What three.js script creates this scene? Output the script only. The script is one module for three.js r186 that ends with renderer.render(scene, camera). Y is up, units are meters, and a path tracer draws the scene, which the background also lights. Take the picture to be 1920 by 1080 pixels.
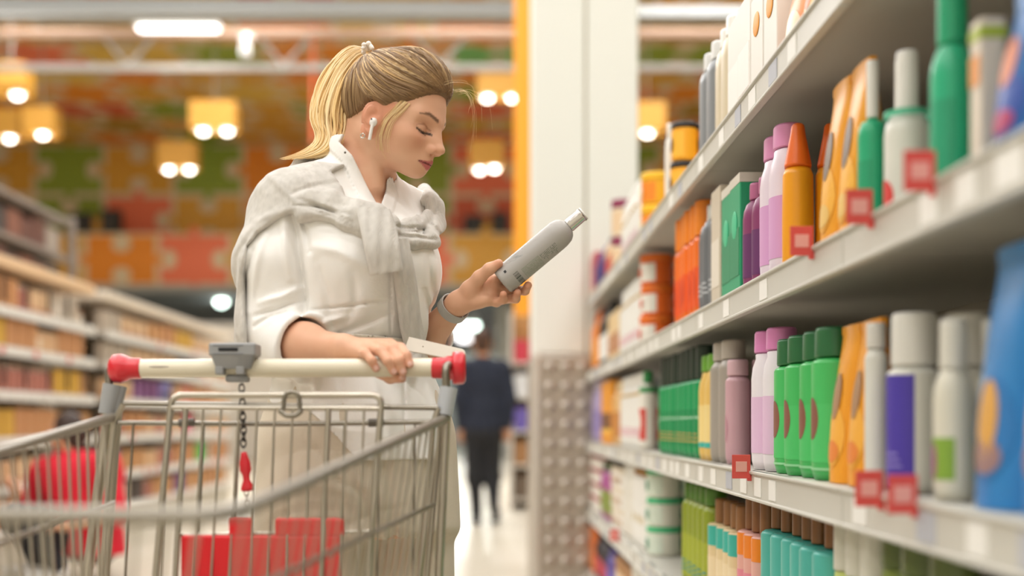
import * as THREE from 'three';
import { RoundedBoxGeometry } from 'three/addons/geometries/RoundedBoxGeometry.js';
import { mergeGeometries, mergeVertices, toCreasedNormals } from 'three/addons/utils/BufferGeometryUtils.js';
import { RectAreaLightUniformsLib } from 'three/addons/lights/RectAreaLightUniformsLib.js';

// ---------------------------------------------------------------- camera, light, exposure
const scene = new THREE.Scene();
const EYE = 0.91, F = 2200;                         // eye height in metres, focal length in pixels of a 1920-wide frame
const camera = new THREE.PerspectiveCamera(2 * Math.atan(540 / F) * 180 / Math.PI, 16 / 9, 0.05, 150);
camera.position.set(0, EYE, 0);
camera.lookAt(0, EYE, -1);
camera.setViewOffset(1920, 1080, 35, -255, 1920, 1080);   // lens shifted up, verticals stay vertical
camera.focus = 2.28;
camera.userData.fStop = 1.32;
const renderer = new THREE.WebGLRenderer({ antialias: true });
renderer.toneMapping = THREE.LinearToneMapping;
renderer.toneMappingExposure = 0.7;
renderer.shadowMap.enabled = true;
RectAreaLightUniformsLib.init();
const LAMP_POWER = 62;                              // nits of the hall's ceiling luminaires
const LAMP_COLOR = 0xf8f6f6;
scene.background = new THREE.Color(0x000000);

// ---------------------------------------------------------------- helpers
const V = (x, y, z) => new THREE.Vector3(x, y, z);
const W = (px, py, d) => V((px - 925) * d / F, EYE + (795 - py) * d / F, -d);   // measured point at a known distance
function rng(seed) { let a = seed >>> 0; return () => { a = (a + 0x6d2b79f5) >>> 0; let t = a; t = Math.imul(t ^ (t >>> 15), t | 1); t ^= t + Math.imul(t ^ (t >>> 7), t | 61); return ((t ^ (t >>> 14)) >>> 0) / 4294967296; }; }
const lerp = (a, b, t) => a + (b - a) * t, clamp = (x, a, b) => Math.min(b, Math.max(a, x));
const sstep = (a, b, x) => { const t = clamp((x - a) / (b - a), 0, 1); return t * t * (3 - 2 * t); };
const used = {};
function numbered(n) { used[n] = (used[n] ?? -1) + 1; return used[n] ? n + '_' + String(used[n]).padStart(3, '0') : n; }
function tag(o, label, category, group) { o.userData.label = label; o.userData.category = category; if (group) o.userData.group = group; return o; }
function shade(o) { o.traverse((m) => { if (m.isMesh) { m.castShadow = true; m.receiveShadow = true; } }); return o; }
function thing(name, label, category, pos = [0, 0, 0], turn = 0, group) {
  const g = new THREE.Group(); g.name = numbered(name); g.position.set(...pos); g.rotation.y = turn; scene.add(g);
  return tag(g, label, category, group);
}
function part(name, geo, mat, parent, label) {
  const m = new THREE.Mesh(Array.isArray(geo) ? mergeGeometries(geo.map(flat)) : geo, mat);
  m.castShadow = m.receiveShadow = true; m.name = name; if (label) m.userData.label = label;
  parent.add(m); return m;
}
function flat(g) { const q = g.index ? g.toNonIndexed() : g; for (const k of Object.keys(q.attributes)) if (!['position', 'normal', 'uv'].includes(k)) q.deleteAttribute(k); return q; }
function struct(name, geo, mat) { const m = part(name, geo, mat, scene); m.userData.kind = 'structure'; return m; }
const box = (w, h, d, x = 0, y = 0, z = 0) => new THREE.BoxGeometry(w, h, d).translate(x, y, z);
const rbox = (w, h, d, r, x = 0, y = 0, z = 0, s = 2) => new RoundedBoxGeometry(w, h, d, s, Math.min(r, w / 2.01, h / 2.01, d / 2.01)).translate(x, y, z);
const mat = (color, rough = 0.6, extra = {}) => new THREE.MeshPhysicalMaterial({ color, roughness: rough, ...extra });
const mcache = {};
const M = (color, rough = 0.5, metal = 0) => (mcache[color + '_' + rough + '_' + metal] ??= mat(color, rough, { metalness: metal }));
function cyl(a, b, r0, r1 = r0, seg = 10, open = false) {       // a rod between two points
  const d = b.clone().sub(a), L = d.length();
  const g = new THREE.CylinderGeometry(r1, r0, L, seg, 1, open).translate(0, L / 2, 0);
  g.applyQuaternion(new THREE.Quaternion().setFromUnitVectors(V(0, 1, 0), d.normalize()));
  return g.translate(a.x, a.y, a.z);
}
function wire(pts, r, seg = 6, closed = false, n) {              // a bent wire through points
  const c = new THREE.CatmullRomCurve3(pts, closed, 'catmullrom', 0.2);
  return new THREE.TubeGeometry(c, n ?? pts.length * 6, r, seg, closed);
}
function bent(pts, r, fillet = 0.03, seg = 8) {                  // rods joined by round bends
  const path = new THREE.CurvePath();
  let prev = pts[0];
  for (let i = 1; i < pts.length - 1; i++) {
    const a = pts[i].clone().add(pts[i - 1].clone().sub(pts[i]).setLength(Math.min(fillet, pts[i].distanceTo(pts[i - 1]) / 2)));
    const b = pts[i].clone().add(pts[i + 1].clone().sub(pts[i]).setLength(Math.min(fillet, pts[i].distanceTo(pts[i + 1]) / 2)));
    path.add(new THREE.LineCurve3(prev, a)); path.add(new THREE.QuadraticBezierCurve3(a, pts[i], b)); prev = b;
  }
  path.add(new THREE.LineCurve3(prev, pts.at(-1)));
  const q = [];
  for (const c of path.curves) { const k = c.isLineCurve3 ? 1 : 6; for (let j = 0; j < k; j++) q.push(c.getPoint(j / k)); }
  q.push(pts.at(-1));
  return tubeAlong(q, () => r, seg);
}
function tubeAlong(pts, rad, seg = 6, flatN, flatK = 1) {        // tube through points, radius by fraction; optionally flattened
  const n = pts.length, pos = [], nor = [], uv = [], idx = [];
  let side = V(0, 0, 1);
  for (let i = 0; i < n; i++) {
    const t = pts[Math.min(n - 1, i + 1)].clone().sub(pts[Math.max(0, i - 1)]).normalize();
    let N = flatN ? flatN(i).clone() : side.clone();
    N.addScaledVector(t, -N.dot(t)); if (N.lengthSq() < 1e-6) N = V(1, 0, 0).addScaledVector(t, -t.x); N.normalize(); side = N;
    const B = t.clone().cross(N), r = rad(i / (n - 1));
    for (let k = 0; k <= seg; k++) {
      const a = k / seg * Math.PI * 2, c = Math.cos(a) * flatK, s = Math.sin(a);
      pos.push(pts[i].x + r * (N.x * c + B.x * s), pts[i].y + r * (N.y * c + B.y * s), pts[i].z + r * (N.z * c + B.z * s));
      const m = V(0, 0, 0).addScaledVector(N, Math.cos(a) / flatK).addScaledVector(B, s).normalize(); nor.push(m.x, m.y, m.z); uv.push(k / seg, i / (n - 1));
    }
  }
  for (let i = 0; i < n - 1; i++) for (let k = 0; k < seg; k++) { const a = i * (seg + 1) + k, b = a + seg + 1; idx.push(a, a + 1, b, b, a + 1, b + 1); }
  const cap = (i, flip) => { const c = pos.length / 3; pos.push(pts[i].x, pts[i].y, pts[i].z); const t = pts[i].clone().sub(pts[i ? i - 1 : 1]).normalize(); nor.push(t.x, t.y, t.z); uv.push(0.5, 0.5); for (let k = 0; k < seg; k++) { const a = i * (seg + 1) + k; flip ? idx.push(c, a + 1, a) : idx.push(c, a, a + 1); } };
  cap(0, true); cap(n - 1, false);
  const g = new THREE.BufferGeometry();
  g.setAttribute('position', new THREE.Float32BufferAttribute(pos, 3)); g.setAttribute('normal', new THREE.Float32BufferAttribute(nor, 3)); g.setAttribute('uv', new THREE.Float32BufferAttribute(uv, 2)); g.setIndex(idx);
  return g;
}
const lathe = (prof, seg = 24, a0 = 0, a1 = Math.PI * 2) => new THREE.LatheGeometry(prof.map(([r, y]) => new THREE.Vector2(r, y)), seg, a0, a1);
function noise3(x, y, z) {                                        // value noise
  const xi = Math.floor(x), yi = Math.floor(y), zi = Math.floor(z), f = (t) => t * t * (3 - 2 * t), u = f(x - xi), v = f(y - yi), w = f(z - zi);
  const h = (a, b, c) => { let n = Math.imul(a, 374761393) + Math.imul(b, 668265263) + Math.imul(c, 1274126177) | 0; n = Math.imul(n ^ (n >>> 13), 1274126177); return ((n ^ (n >>> 16)) >>> 0) / 4294967296; };
  const L = (a, b, t) => a + (b - a) * t;
  return L(L(L(h(xi, yi, zi), h(xi + 1, yi, zi), u), L(h(xi, yi + 1, zi), h(xi + 1, yi + 1, zi), u), v), L(L(h(xi, yi, zi + 1), h(xi + 1, yi, zi + 1), u), L(h(xi, yi + 1, zi + 1), h(xi + 1, yi + 1, zi + 1), u), v), w) * 2 - 1;
}
function dataTex(n, fn, srgb) {
  const d = new Uint8Array(n * n * 4);
  for (let y = 0; y < n; y++) for (let x = 0; x < n; x++) { const c = fn(x / n, y / n); d.set([c[0], c[1], c[2], 255], (y * n + x) * 4); }
  const t = new THREE.DataTexture(d, n, n); t.wrapS = t.wrapT = THREE.RepeatWrapping; t.magFilter = THREE.LinearFilter; t.minFilter = THREE.LinearMipmapLinearFilter; t.generateMipmaps = true; t.needsUpdate = true;
  if (srgb) t.colorSpace = THREE.SRGBColorSpace; return t;
}
function canvasTex(w, h, draw) { const c = document.createElement('canvas'); c.width = w; c.height = h; draw(c.getContext('2d'), w, h); const t = new THREE.CanvasTexture(c); t.colorSpace = THREE.SRGBColorSpace; return t; }
const ORD = ['first', 'second', 'third', 'fourth', 'fifth', 'sixth', 'seventh', 'eighth', 'ninth', 'tenth', 'eleventh', 'twelfth', 'thirteenth', 'fourteenth', 'fifteenth', 'sixteenth', 'seventeenth', 'eighteenth', 'nineteenth', 'twentieth', 'twenty-first', 'twenty-second', 'twenty-third', 'twenty-fourth', 'twenty-fifth', 'twenty-sixth', 'twenty-seventh', 'twenty-eighth', 'twenty-ninth', 'thirtieth', 'thirty-first', 'thirty-second', 'thirty-third', 'thirty-fourth', 'thirty-fifth'];

// ---------------------------------------------------------------- solid fields and their mesher
const seg = (a, b, ra, rb) => {                                   // tapered capsule
  const ax = a.x, ay = a.y, az = a.z, dx = b.x - ax, dy = b.y - ay, dz = b.z - az, L = dx * dx + dy * dy + dz * dz || 1e-9, dr = rb - ra;
  return (x, y, z) => { const px = x - ax, py = y - ay, pz = z - az, t = clamp((px * dx + py * dy + pz * dz) / L, 0, 1), qx = px - dx * t, qy = py - dy * t, qz = pz - dz * t; return Math.sqrt(qx * qx + qy * qy + qz * qz) - ra - dr * t; };
};
const ell = (c, rx, ry, rz) => (x, y, z) => { const a = (x - c.x) / rx, b = (y - c.y) / ry, d = (z - c.z) / rz, k0 = Math.sqrt(a * a + b * b + d * d), k1 = Math.sqrt(a * a / (rx * rx) + b * b / (ry * ry) + d * d / (rz * rz)); return k1 < 1e-6 ? -Math.min(rx, ry, rz) : k0 * (k0 - 1) / k1; };
const sph = (c, r) => seg(c, c, r, r);
const smin = (a, b, k) => { const h = Math.max(k - Math.abs(a - b), 0) / k; return Math.min(a, b) - h * h * k * 0.25; };
const smax = (a, b, k) => -smin(-a, -b, k);
const U = (k, ...fs) => (x, y, z) => { let d = fs[0](x, y, z); for (let i = 1; i < fs.length; i++) d = smin(d, fs[i](x, y, z), k); return d; };
const chain = (pts, rs, k = 0.006) => U(k, ...pts.slice(1).map((p, i) => seg(pts[i], p, rs[i], rs[i + 1])));
function slab(a, b, N, wa, wb, th, r = th * 0.9) {                 // flat band piece with round edges
  const D = b.clone().sub(a), L = D.length(); D.normalize(); const n = N.clone().addScaledVector(D, -N.dot(D)).normalize(), S = D.clone().cross(n);
  return (x, y, z) => {
    const px = x - a.x, py = y - a.y, pz = z - a.z, s = px * D.x + py * D.y + pz * D.z, q = Math.abs(px * S.x + py * S.y + pz * S.z), m = Math.abs(px * n.x + py * n.y + pz * n.z);
    const t = clamp(s / L, 0, 1), w = lerp(wa, wb, t), ds = s - t * L, e = Math.max(q - w + r, 0), g = Math.max(m - th + r, 0);
    return Math.sqrt(e * e + g * g + ds * ds) - r + Math.min(Math.max(q - w + r, m - th + r), 0) * (ds ? 0 : 1);
  };
}
function nets(f, lo, hi, h, color, uvScale) {                      // surface nets over a box, empty blocks skipped
  const nx = Math.ceil((hi.x - lo.x) / h) + 1, ny = Math.ceil((hi.y - lo.y) / h) + 1, nz = Math.ceil((hi.z - lo.z) / h) + 1;
  const val = new Float32Array(nx * ny * nz), B = 6, far = B * h * 0.87 * 1.6 + 2 * h;
  for (let k0 = 0; k0 < nz; k0 += B) for (let j0 = 0; j0 < ny; j0 += B) for (let i0 = 0; i0 < nx; i0 += B) {
    const c = f(lo.x + (i0 + B / 2) * h, lo.y + (j0 + B / 2) * h, lo.z + (k0 + B / 2) * h), skip = Math.abs(c) > far;
    for (let k = k0; k < Math.min(nz, k0 + B); k++) for (let j = j0; j < Math.min(ny, j0 + B); j++) for (let i = i0; i < Math.min(nx, i0 + B); i++) val[(k * ny + j) * nx + i] = skip ? c : f(lo.x + i * h, lo.y + j * h, lo.z + k * h);
  }
  const id = new Int32Array(nx * ny * nz).fill(-1), pos = [], nor = [], col = [], uv = [], idx = [], sx = 1, sy = nx, sz = nx * ny, off = [0, sx, sy, sx + sy, sz, sz + sx, sz + sy, sz + sx + sy];
  const E = [[0, 1], [0, 2], [0, 4], [1, 3], [1, 5], [2, 3], [2, 6], [3, 7], [4, 5], [4, 6], [5, 7], [6, 7]], e = h * 0.6;
  for (let k = 0; k < nz - 1; k++) for (let j = 0; j < ny - 1; j++) for (let i = 0; i < nx - 1; i++) {
    const o = (k * ny + j) * nx + i; let m = 0; for (let c = 0; c < 8; c++) if (val[o + off[c]] < 0) m |= 1 << c;
    if (m === 0 || m === 255) continue;
    let x = 0, y = 0, z = 0, n = 0;
    for (const [a, b] of E) if (((m >> a) & 1) !== ((m >> b) & 1)) { const va = val[o + off[a]], vb = val[o + off[b]], t = va / (va - vb); x += lerp(a & 1, b & 1, t); y += lerp((a >> 1) & 1, (b >> 1) & 1, t); z += lerp(a >> 2, b >> 2, t); n++; }
    x = lo.x + (i + x / n) * h; y = lo.y + (j + y / n) * h; z = lo.z + (k + z / n) * h;
    let gx, gy, gz, gl;
    for (let it = 0; it < 2; it++) {
      gx = f(x + e, y, z) - f(x - e, y, z); gy = f(x, y + e, z) - f(x, y - e, z); gz = f(x, y, z + e) - f(x, y, z - e); gl = Math.hypot(gx, gy, gz) || 1e-9;
      if (it === 0) { const d = clamp(f(x, y, z) / Math.max(gl / (2 * e), 0.3), -h * 0.5, h * 0.5) / gl; x -= gx * d; y -= gy * d; z -= gz * d; }
    }
    id[o] = pos.length / 3; pos.push(x, y, z); nor.push(gx / gl, gy / gl, gz / gl); uv.push((x + z * 0.6) * (uvScale ?? 1), (y + z * 0.3) * (uvScale ?? 1));
    if (color) { const c = color(x, y, z, gx / gl, gy / gl, gz / gl); col.push(c[0], c[1], c[2]); }
  }
  const quad = (a, b, c, d, s) => { if (a < 0 || b < 0 || c < 0 || d < 0) return; s ? idx.push(a, b, c, a, c, d) : idx.push(a, c, b, a, d, c); };
  for (let k = 1; k < nz - 1; k++) for (let j = 1; j < ny - 1; j++) for (let i = 1; i < nx - 1; i++) {
    const o = (k * ny + j) * nx + i, s = val[o] < 0;
    if (s !== (val[o + sx] < 0)) quad(id[o - sy - sz], id[o - sz], id[o], id[o - sy], s);
    if (s !== (val[o + sy] < 0)) quad(id[o - sx - sz], id[o - sx], id[o], id[o - sz], s);
    if (s !== (val[o + sz] < 0)) quad(id[o - sx - sy], id[o - sy], id[o], id[o - sx], s);
  }
  const g = new THREE.BufferGeometry();
  g.setAttribute('position', new THREE.Float32BufferAttribute(pos, 3)); g.setAttribute('normal', new THREE.Float32BufferAttribute(nor, 3)); g.setAttribute('uv', new THREE.Float32BufferAttribute(uv, 2));
  if (color) g.setAttribute('color', new THREE.Float32BufferAttribute(col, 3));
  g.setIndex(idx); return g;
}
const lin = (hex) => { const c = new THREE.Color(hex); return [c.r, c.g, c.b]; };
const mix3 = (a, b, t) => [lerp(a[0], b[0], t), lerp(a[1], b[1], t), lerp(a[2], b[2], t)];
// ---------------------------------------------------------------- the hall
const speck = dataTex(128, (u, v) => { const n = noise3(u * 40, v * 40, 3) * 0.5 + noise3(u * 90, v * 90, 8) * 0.5; const c = 236 + n * 14; return [c, c - 1, c - 4]; }, true);
const tileBump = dataTex(128, (u, v) => { const n = noise3(u * 12, v * 12, 1) * 60 + 128; return [n, n, n]; });
const floorMat = mat(0xd4ccba, 0.42, { map: speck });
const tileMats = [0xd6cebd, 0xd0c8b6, 0xdad2c2].map((c) => mat(c, 0.4, { map: speck, clearcoat: 0.15, clearcoatRoughness: 0.2 }));
const X0 = -17, X1 = 13, Z0 = -56, Z1 = 9, CEIL = 8.75;
const floor = struct('floor', box(X1 - X0 + 0.6, 0.3, Z1 - Z0 + 0.6, (X0 + X1) / 2, -0.154, (Z0 + Z1) / 2), floorMat);
{ const g = rbox(0.597, 0.01, 0.597, 0.002, 0, -0.005, 0, 1); let n = 0;
  for (let i = 0; i < 6; i++) for (let j = 0; j < 18; j++) { const t = part(numbered('floor_tile'), g, tileMats[(i * 7 + j * 5 + (i * j) % 3) % 3], floor); t.position.set(-2.72 + i * 0.6, 0, -4.3 - j * 0.6); n++; } }
const wallMat = mat(0xd9d4c8, 0.85), ceilMat = mat(0xb9b2a4, 0.9), greyVoid = mat(0x77777a, 0.9);
struct('wall_left', box(0.3, CEIL + 0.6, Z1 - Z0, X0 - 0.15, CEIL / 2, (Z0 + Z1) / 2), wallMat);
struct('wall_right', box(0.3, CEIL + 0.6, Z1 - Z0, X1 + 0.15, CEIL / 2, (Z0 + Z1) / 2), wallMat);
struct('wall_rear', box(X1 - X0 + 0.6, CEIL + 0.6, 0.3, (X0 + X1) / 2, CEIL / 2, Z1 + 0.15), wallMat);
struct('wall_far', box(X1 - X0 + 0.6, 5, 0.3, (X0 + X1) / 2, 2.5, Z0 - 0.15), mat(0xd5d6d0, 0.85));
const ceiling = struct('ceiling', box(X1 - X0 + 0.6, 0.3, Z1 + 34.6, (X0 + X1) / 2, CEIL + 0.15, (Z1 - 34.6) / 2), ceilMat);
const lowCeil = struct('ceiling_low', box(X1 - X0 + 0.6, 0.3, -31.9 - Z0, (X0 + X1) / 2, 4.75, (Z0 - 31.9) / 2), greyVoid);
struct('trim_1', box(X1 - X0, 0.16, 0.3, (X0 + X1) / 2, 4.53, -31.5), mat(0x9b9a94, 0.7));

// jigsaw mural: two interlocking piece shapes, every piece its own panel
const backing = mat(0xd6c4a2, 0.8);
const wallBack = struct('wall_back', box(X1 - X0 + 0.6, 3.05, 0.3, (X0 + X1) / 2, 7.4, -33.1), backing);
const fascia = struct('wall_fascia', [box(X1 - X0 + 0.6, 1.42, 0.2, (X0 + X1) / 2, 5.31, -31.5), box(X1 - X0 + 0.6, 0.1, 1.5, (X0 + X1) / 2, 5.95, -32.3)], backing);
function jigsaw(w, h, horiz) {                                   // horiz: knobs left/right, sockets top/bottom (else the reverse)
  const s = new THREE.Shape(), k = 0.23, g = 0.15, n = 0.15;
  const side = (x0, y0, x1, y1, out) => {                        // one edge with a knob of sign out
    const dx = x1 - x0, dy = y1 - y0, L = Math.hypot(dx, dy), ux = dx / L, uy = dy / L, nx = uy, ny = -ux, at = (t, o) => [x0 + ux * t + nx * o, y0 + uy * t + ny * o], m = L / 2, o = out > 0 ? 1 : -1, kk = out > 0 ? k - g * 0.45 : k + g * 0.45, nn = out > 0 ? n - g * 0.4 : n + g * 0.4;
    s.lineTo(...at(m - nn, 0));
    s.bezierCurveTo(...at(m - nn * 0.5, o * kk * 0.35), ...at(m - kk * 1.25, o * kk * 0.55), ...at(m - kk * 0.75, o * kk * 1.15));
    s.bezierCurveTo(...at(m - kk * 0.4, o * kk * 1.55), ...at(m + kk * 0.4, o * kk * 1.55), ...at(m + kk * 0.75, o * kk * 1.15));
    s.bezierCurveTo(...at(m + kk * 1.25, o * kk * 0.55), ...at(m + nn * 0.5, o * kk * 0.35), ...at(m + nn, 0));
    s.lineTo(x1, y1);
  };
  const a = w / 2 - g / 2, b = h / 2 - g / 2, hs = horiz ? 1 : -1;
  s.moveTo(-a, -b); side(-a, -b, a, -b, -hs); side(a, -b, a, b, hs); side(a, b, -a, b, -hs); side(-a, b, -a, -b, hs);
  return new THREE.ExtrudeGeometry(s, { depth: 0.025, bevelEnabled: false, curveSegments: 4 });
}
const muralMats = [0xd29c34, 0xe0861e, 0xe4734e, 0x869a2e, 0xd6b04c, 0xca5a34, 0xa88428, 0xe49030, 0x70b064].map((c) => mat(c, 0.55));
{ const R = rng(71), PW = 1.95, PH = 1.42, pair = [jigsaw(PW, PH, true), jigsaw(PW, PH, false)];
  const seq = () => { const r = R(); return muralMats[r < 0.28 ? 0 : r < 0.46 ? 1 : r < 0.54 ? 2 : r < 0.7 ? 3 : r < 0.8 ? 4 : r < 0.86 ? 5 : r < 0.95 ? 6 : r < 0.975 ? 7 : 8]; };
  for (let i = 0; i < 12; i++) {                                 // lower band: yellow, orange, coral in turn
    const p = part(numbered('puzzle_panel'), pair[i & 1], muralMats[[2, 0, 1][i % 3]], fascia); p.position.set(-13.85 + i * PW, 5.31, -31.4);
    for (let j = 0; j < 2; j++) { const q = part(numbered('puzzle_panel'), pair[(i + j + 1) & 1], seq(), wallBack); q.position.set(-13.85 + i * PW, 6.62 + j * PH, -32.94); }
  }
  for (let i = 0; i < 12; i++) for (let j = 0; j < 8; j++) {       // the jigsaw runs on over the ceiling towards the viewer
    const q = part(numbered('puzzle_panel'), pair[(i + j) & 1], seq(), ceiling); q.rotation.x = Math.PI / 2; q.position.set(-13.85 + i * PW + (j % 2) * 0.3, CEIL, -32.2 + j * 1.46);
  }
}
struct('trim_2', box(X1 - X0, 0.02, 13, (X0 + X1) / 2, CEIL - 0.005, -26.4), backing);
// ---------------------------------------------------------------- roof steel, trays, pipes
const steel = mat(0x8f887e, 0.6), paleSteel = mat(0xa2a4a2, 0.6), pinkPaint = mat(0x9e8068, 0.6);
{ const t = thing('roof_truss', 'long pale steel roof truss with V-shaped struts crossing below the jigsaw ceiling', 'truss', [0, 0, -20]);
  part('top_chord', rbox(29, 0.14, 0.14, 0.02, -2, 7.55, 0), pinkPaint, t); part('bottom_chord', rbox(29, 0.12, 0.12, 0.02, -2, 6.97, 0), steel, t);
  for (let i = 0; i < 11; i++) for (const s of [-1, 1]) part('strut', cyl(V(-14.2 + i * 2.66 + s * 0.42, 7.5, 0), V(-14.2 + i * 2.66, 7.0, 0), 0.04, 0.04, 6), steel, t); }
{ const t = thing('roof_beam', 'broad white steel beam across the very top of the picture', 'beam', [-7, 6.98, -17], 0.02); part('web', box(16, 0.16, 0.03), paleSteel, t); part('flange', box(16, 0.02, 0.16, 0, 0.085, 0), paleSteel, t); part('flange', box(16, 0.02, 0.16, 0, -0.085, 0), paleSteel, t); }
{ const t = thing('cable_tray', 'pale grey cable tray hung just beneath the topmost white beam', 'cable tray', [-3, 7.34, -18.6]); part('tray', [box(26, 0.02, 0.3), box(26, 0.14, 0.015, 0, 0.07, 0.15), box(26, 0.14, 0.015, 0, 0.07, -0.15)], paleSteel, t); for (let i = 0; i < 9; i++) part('hanger', cyl(V(-12 + i * 3, 0, 0.16), V(-12 + i * 3, CEIL - 7.34, 0.16), 0.012), steel, t); }
for (const [px, d, lb] of [[587, 22, 'thin red hanging pipe straight above the woman\'s ponytail'], [770, 22.5, 'thin orange-red hanging pipe above the woman\'s forehead']]) {
  const p = W(px, 150, d); const t = thing('sprinkler_pipe', lb, 'pipe', [p.x, 6.2, -d]); part('pipe', cyl(V(0, 0, 0), V(0, CEIL - 6.2, 0), 0.035), mat(0xd8623a, 0.5), t); part('nozzle', lathe([[0, -0.08], [0.05, -0.06], [0.03, -0.01], [0.035, 0.02]], 10), mat(0xb07a50, 0.4, { metalness: 0.6 }), t); }
{ const p = W(460, 96, 19.85); const t = thing('security_camera', 'small white security camera hanging under the roof truss', 'camera', [p.x, p.y, p.z]);
  part('housing', rbox(0.16, 0.2, 0.16, 0.05), mat(0xe6e4de, 0.4), t); part('stalk', cyl(V(0, 0.08, 0), V(0, 7.6 - p.y, -0.12), 0.025), mat(0xe6e4de, 0.4), t); part('lens', new THREE.SphereGeometry(0.06, 14, 10).translate(0, -0.1, 0.04), mat(0x8d8880, 0.2), t); part('bracket', rbox(0.22, 0.09, 0.14, 0.02, 0, 7.47 - p.y, -0.12), mat(0xe6e4de, 0.4), t); }
// ---------------------------------------------------------------- lamps
const glowMat = new THREE.MeshStandardMaterial({ color: 0xffffff, emissive: LAMP_COLOR, emissiveIntensity: 7, roughness: 0.5 });
const spotGlow = new THREE.MeshStandardMaterial({ color: 0xffffff, emissive: 0xfff4e6, emissiveIntensity: 14, roughness: 0.5 });
const housing = mat(0xe9e7e0, 0.5);
function linearLamp(x, y, z, len, wid, label, along, power = LAMP_POWER) {
  const t = thing('linear_lamp', label, 'lamp', [x, y, z], along ? Math.PI / 2 : 0, null);
  part('housing', rbox(len + 0.06, 0.06, wid + 0.05, 0.015, 0, 0.05, 0), housing, t); part('lamp_diffuser', rbox(len, 0.04, wid, 0.015), glowMat, t);
  for (const s of [-0.4, 0.4]) part('hanger', cyl(V(s * len, 0.08, 0), V(s * len, Math.min(CEIL, y > 5 ? CEIL : 4.6) - y, 0), 0.006), steel, t);
  const l = new THREE.RectAreaLight(LAMP_COLOR, power, len, wid); l.position.set(0, -0.03, 0); l.rotation.x = -Math.PI / 2; l.name = 'lamp_light'; t.add(l);
  return t;
}
{ const cols = [-8, -4.2, -0.6, 3.4], rows = [6, 2.5, -1, -4.5, -8, -11.5, -14.5, -17.2, -19.9]; const side = ['far left', 'left', 'middle', 'right'];
  cols.forEach((x, i) => rows.forEach((z, j) => linearLamp(x, 8.3, z, 2.4, 0.3, `linear ceiling lamp overhead out of frame, ${side[i]} file, ${ORD[j]} row from the back`, false, z < -16 ? LAMP_POWER * 1.9 : LAMP_POWER))); }
{ const p = W(334, 54, 19.4); linearLamp(p.x, p.y, -19.4, 1.3, 0.2, 'bright white linear lamp hanging at the upper left under the roof beams', false, 30); }
function spot(px, py, d) { return W(px, py, d); }
function spotBox(bx0, bx1, by0, by1, d, lamps, label) {
  const c = W((bx0 + bx1) / 2, by1, d), w = (bx1 - bx0) * d / F, h = (by1 - by0) * d / F;
  const t = thing('spotlight_box', label, 'lamp', [c.x, c.y, c.z]);
  part('box_panel', [rbox(w, h, 0.05, 0.015, 0, h / 2, 0.2), rbox(w, h, 0.05, 0.015, 0, h / 2, -0.2), rbox(0.05, h, 0.4, 0.015, -w / 2 + 0.025, h / 2, 0), rbox(0.05, h, 0.4, 0.015, w / 2 - 0.025, h / 2, 0), box(w - 0.08, 0.03, 0.38, 0, h * 0.4, 0)], mat(0xbe8a2e, 0.6), t);
  part('hanger', cyl(V(0, h * 0.4, 0), V(0, CEIL - c.y, 0), 0.012), steel, t);
  for (const [lx, ly] of lamps) { const q = W(lx, ly, d).sub(c); const s = part('lamp_head', lathe([[0.02, 0.2], [0.06, 0.16], [0.1, 0.02], [0.12, 0]], 16).translate(q.x, q.y + 0.03, q.z), housing, t); s.userData.label = 'white lamp head';
    part('lamp_bulb', new THREE.SphereGeometry(0.08, 16, 10).scale(1, 0.45, 1).translate(q.x, q.y, q.z), spotGlow, t);
    const l = new THREE.PointLight(0xfff6ea, 2.5); l.position.set(q.x, q.y, q.z); l.shadow.radius = 4; l.name = 'lamp_light'; t.add(l); }
}
spotBox(-12, 56, 124, 176, 20.6, [[33, 181]], 'yellow box lamp with one round spot, topmost at the left edge');
spotBox(-10, 44, 210, 258, 23, [[18, 262]], 'yellow box lamp lowest at the left edge, left of its near twin');
spotBox(50, 108, 204, 254, 22.5, [[80, 255]], 'yellow box lamp second from the left edge, right of its lower twin');
spotBox(360, 446, 194, 244, 22, [[381, 248], [426, 248]], 'yellow box with two round spots, left of the woman\'s ponytail');
spotBox(300, 371, 268, 316, 25.5, [[317, 320], [355, 320]], 'yellow box with two round spots, lowest of the left-hand boxes');
spotBox(895, 976, 128, 182, 22.5, [[914, 186], [961, 186]], 'yellow box with two round spots, right of the woman\'s forehead');
spotBox(880, 946, 266, 314, 26, [[899, 321], [927, 318]], 'yellow box with two round spots, right of the woman\'s mouth');
spotBox(1180, 1246, 196, 248, 22, [[1214, 252]], 'yellow box lamp with one round spot, right of the white pillar');
// lamps below the low ceiling
function pendant(px, py, d, label, glow) { const c = W(px, py, d), t = thing('pendant_lamp', label, 'lamp', [c.x, c.y, c.z]); part('shade', lathe([[0.02, 0.3], [0.1, 0.25], [0.17, 0.05], [0.18, 0]], 16), housing, t); part('lamp_bulb', new THREE.SphereGeometry(0.16, 14, 10), glow, t); part('cord', cyl(V(0, 0.28, 0), V(0, 4.6 - c.y, 0), 0.01), steel, t); const l = new THREE.PointLight(0xf2fff8, 40); l.name = 'lamp_light'; t.add(l); }
const coolGlow = new THREE.MeshStandardMaterial({ color: 0xffffff, emissive: 0xe6fff4, emissiveIntensity: 12 });
pendant(415, 564, 35, 'round lamp under the dark low ceiling, left of the draped sweater', coolGlow);
pendant(888, 608, 37, 'round greenish lamp just above the walking man\'s head', coolGlow);
linearLamp(-1.2, 4.35, -44, 9, 0.5, 'long greenish strip lamp receding above the walking man', true, 25);
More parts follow.
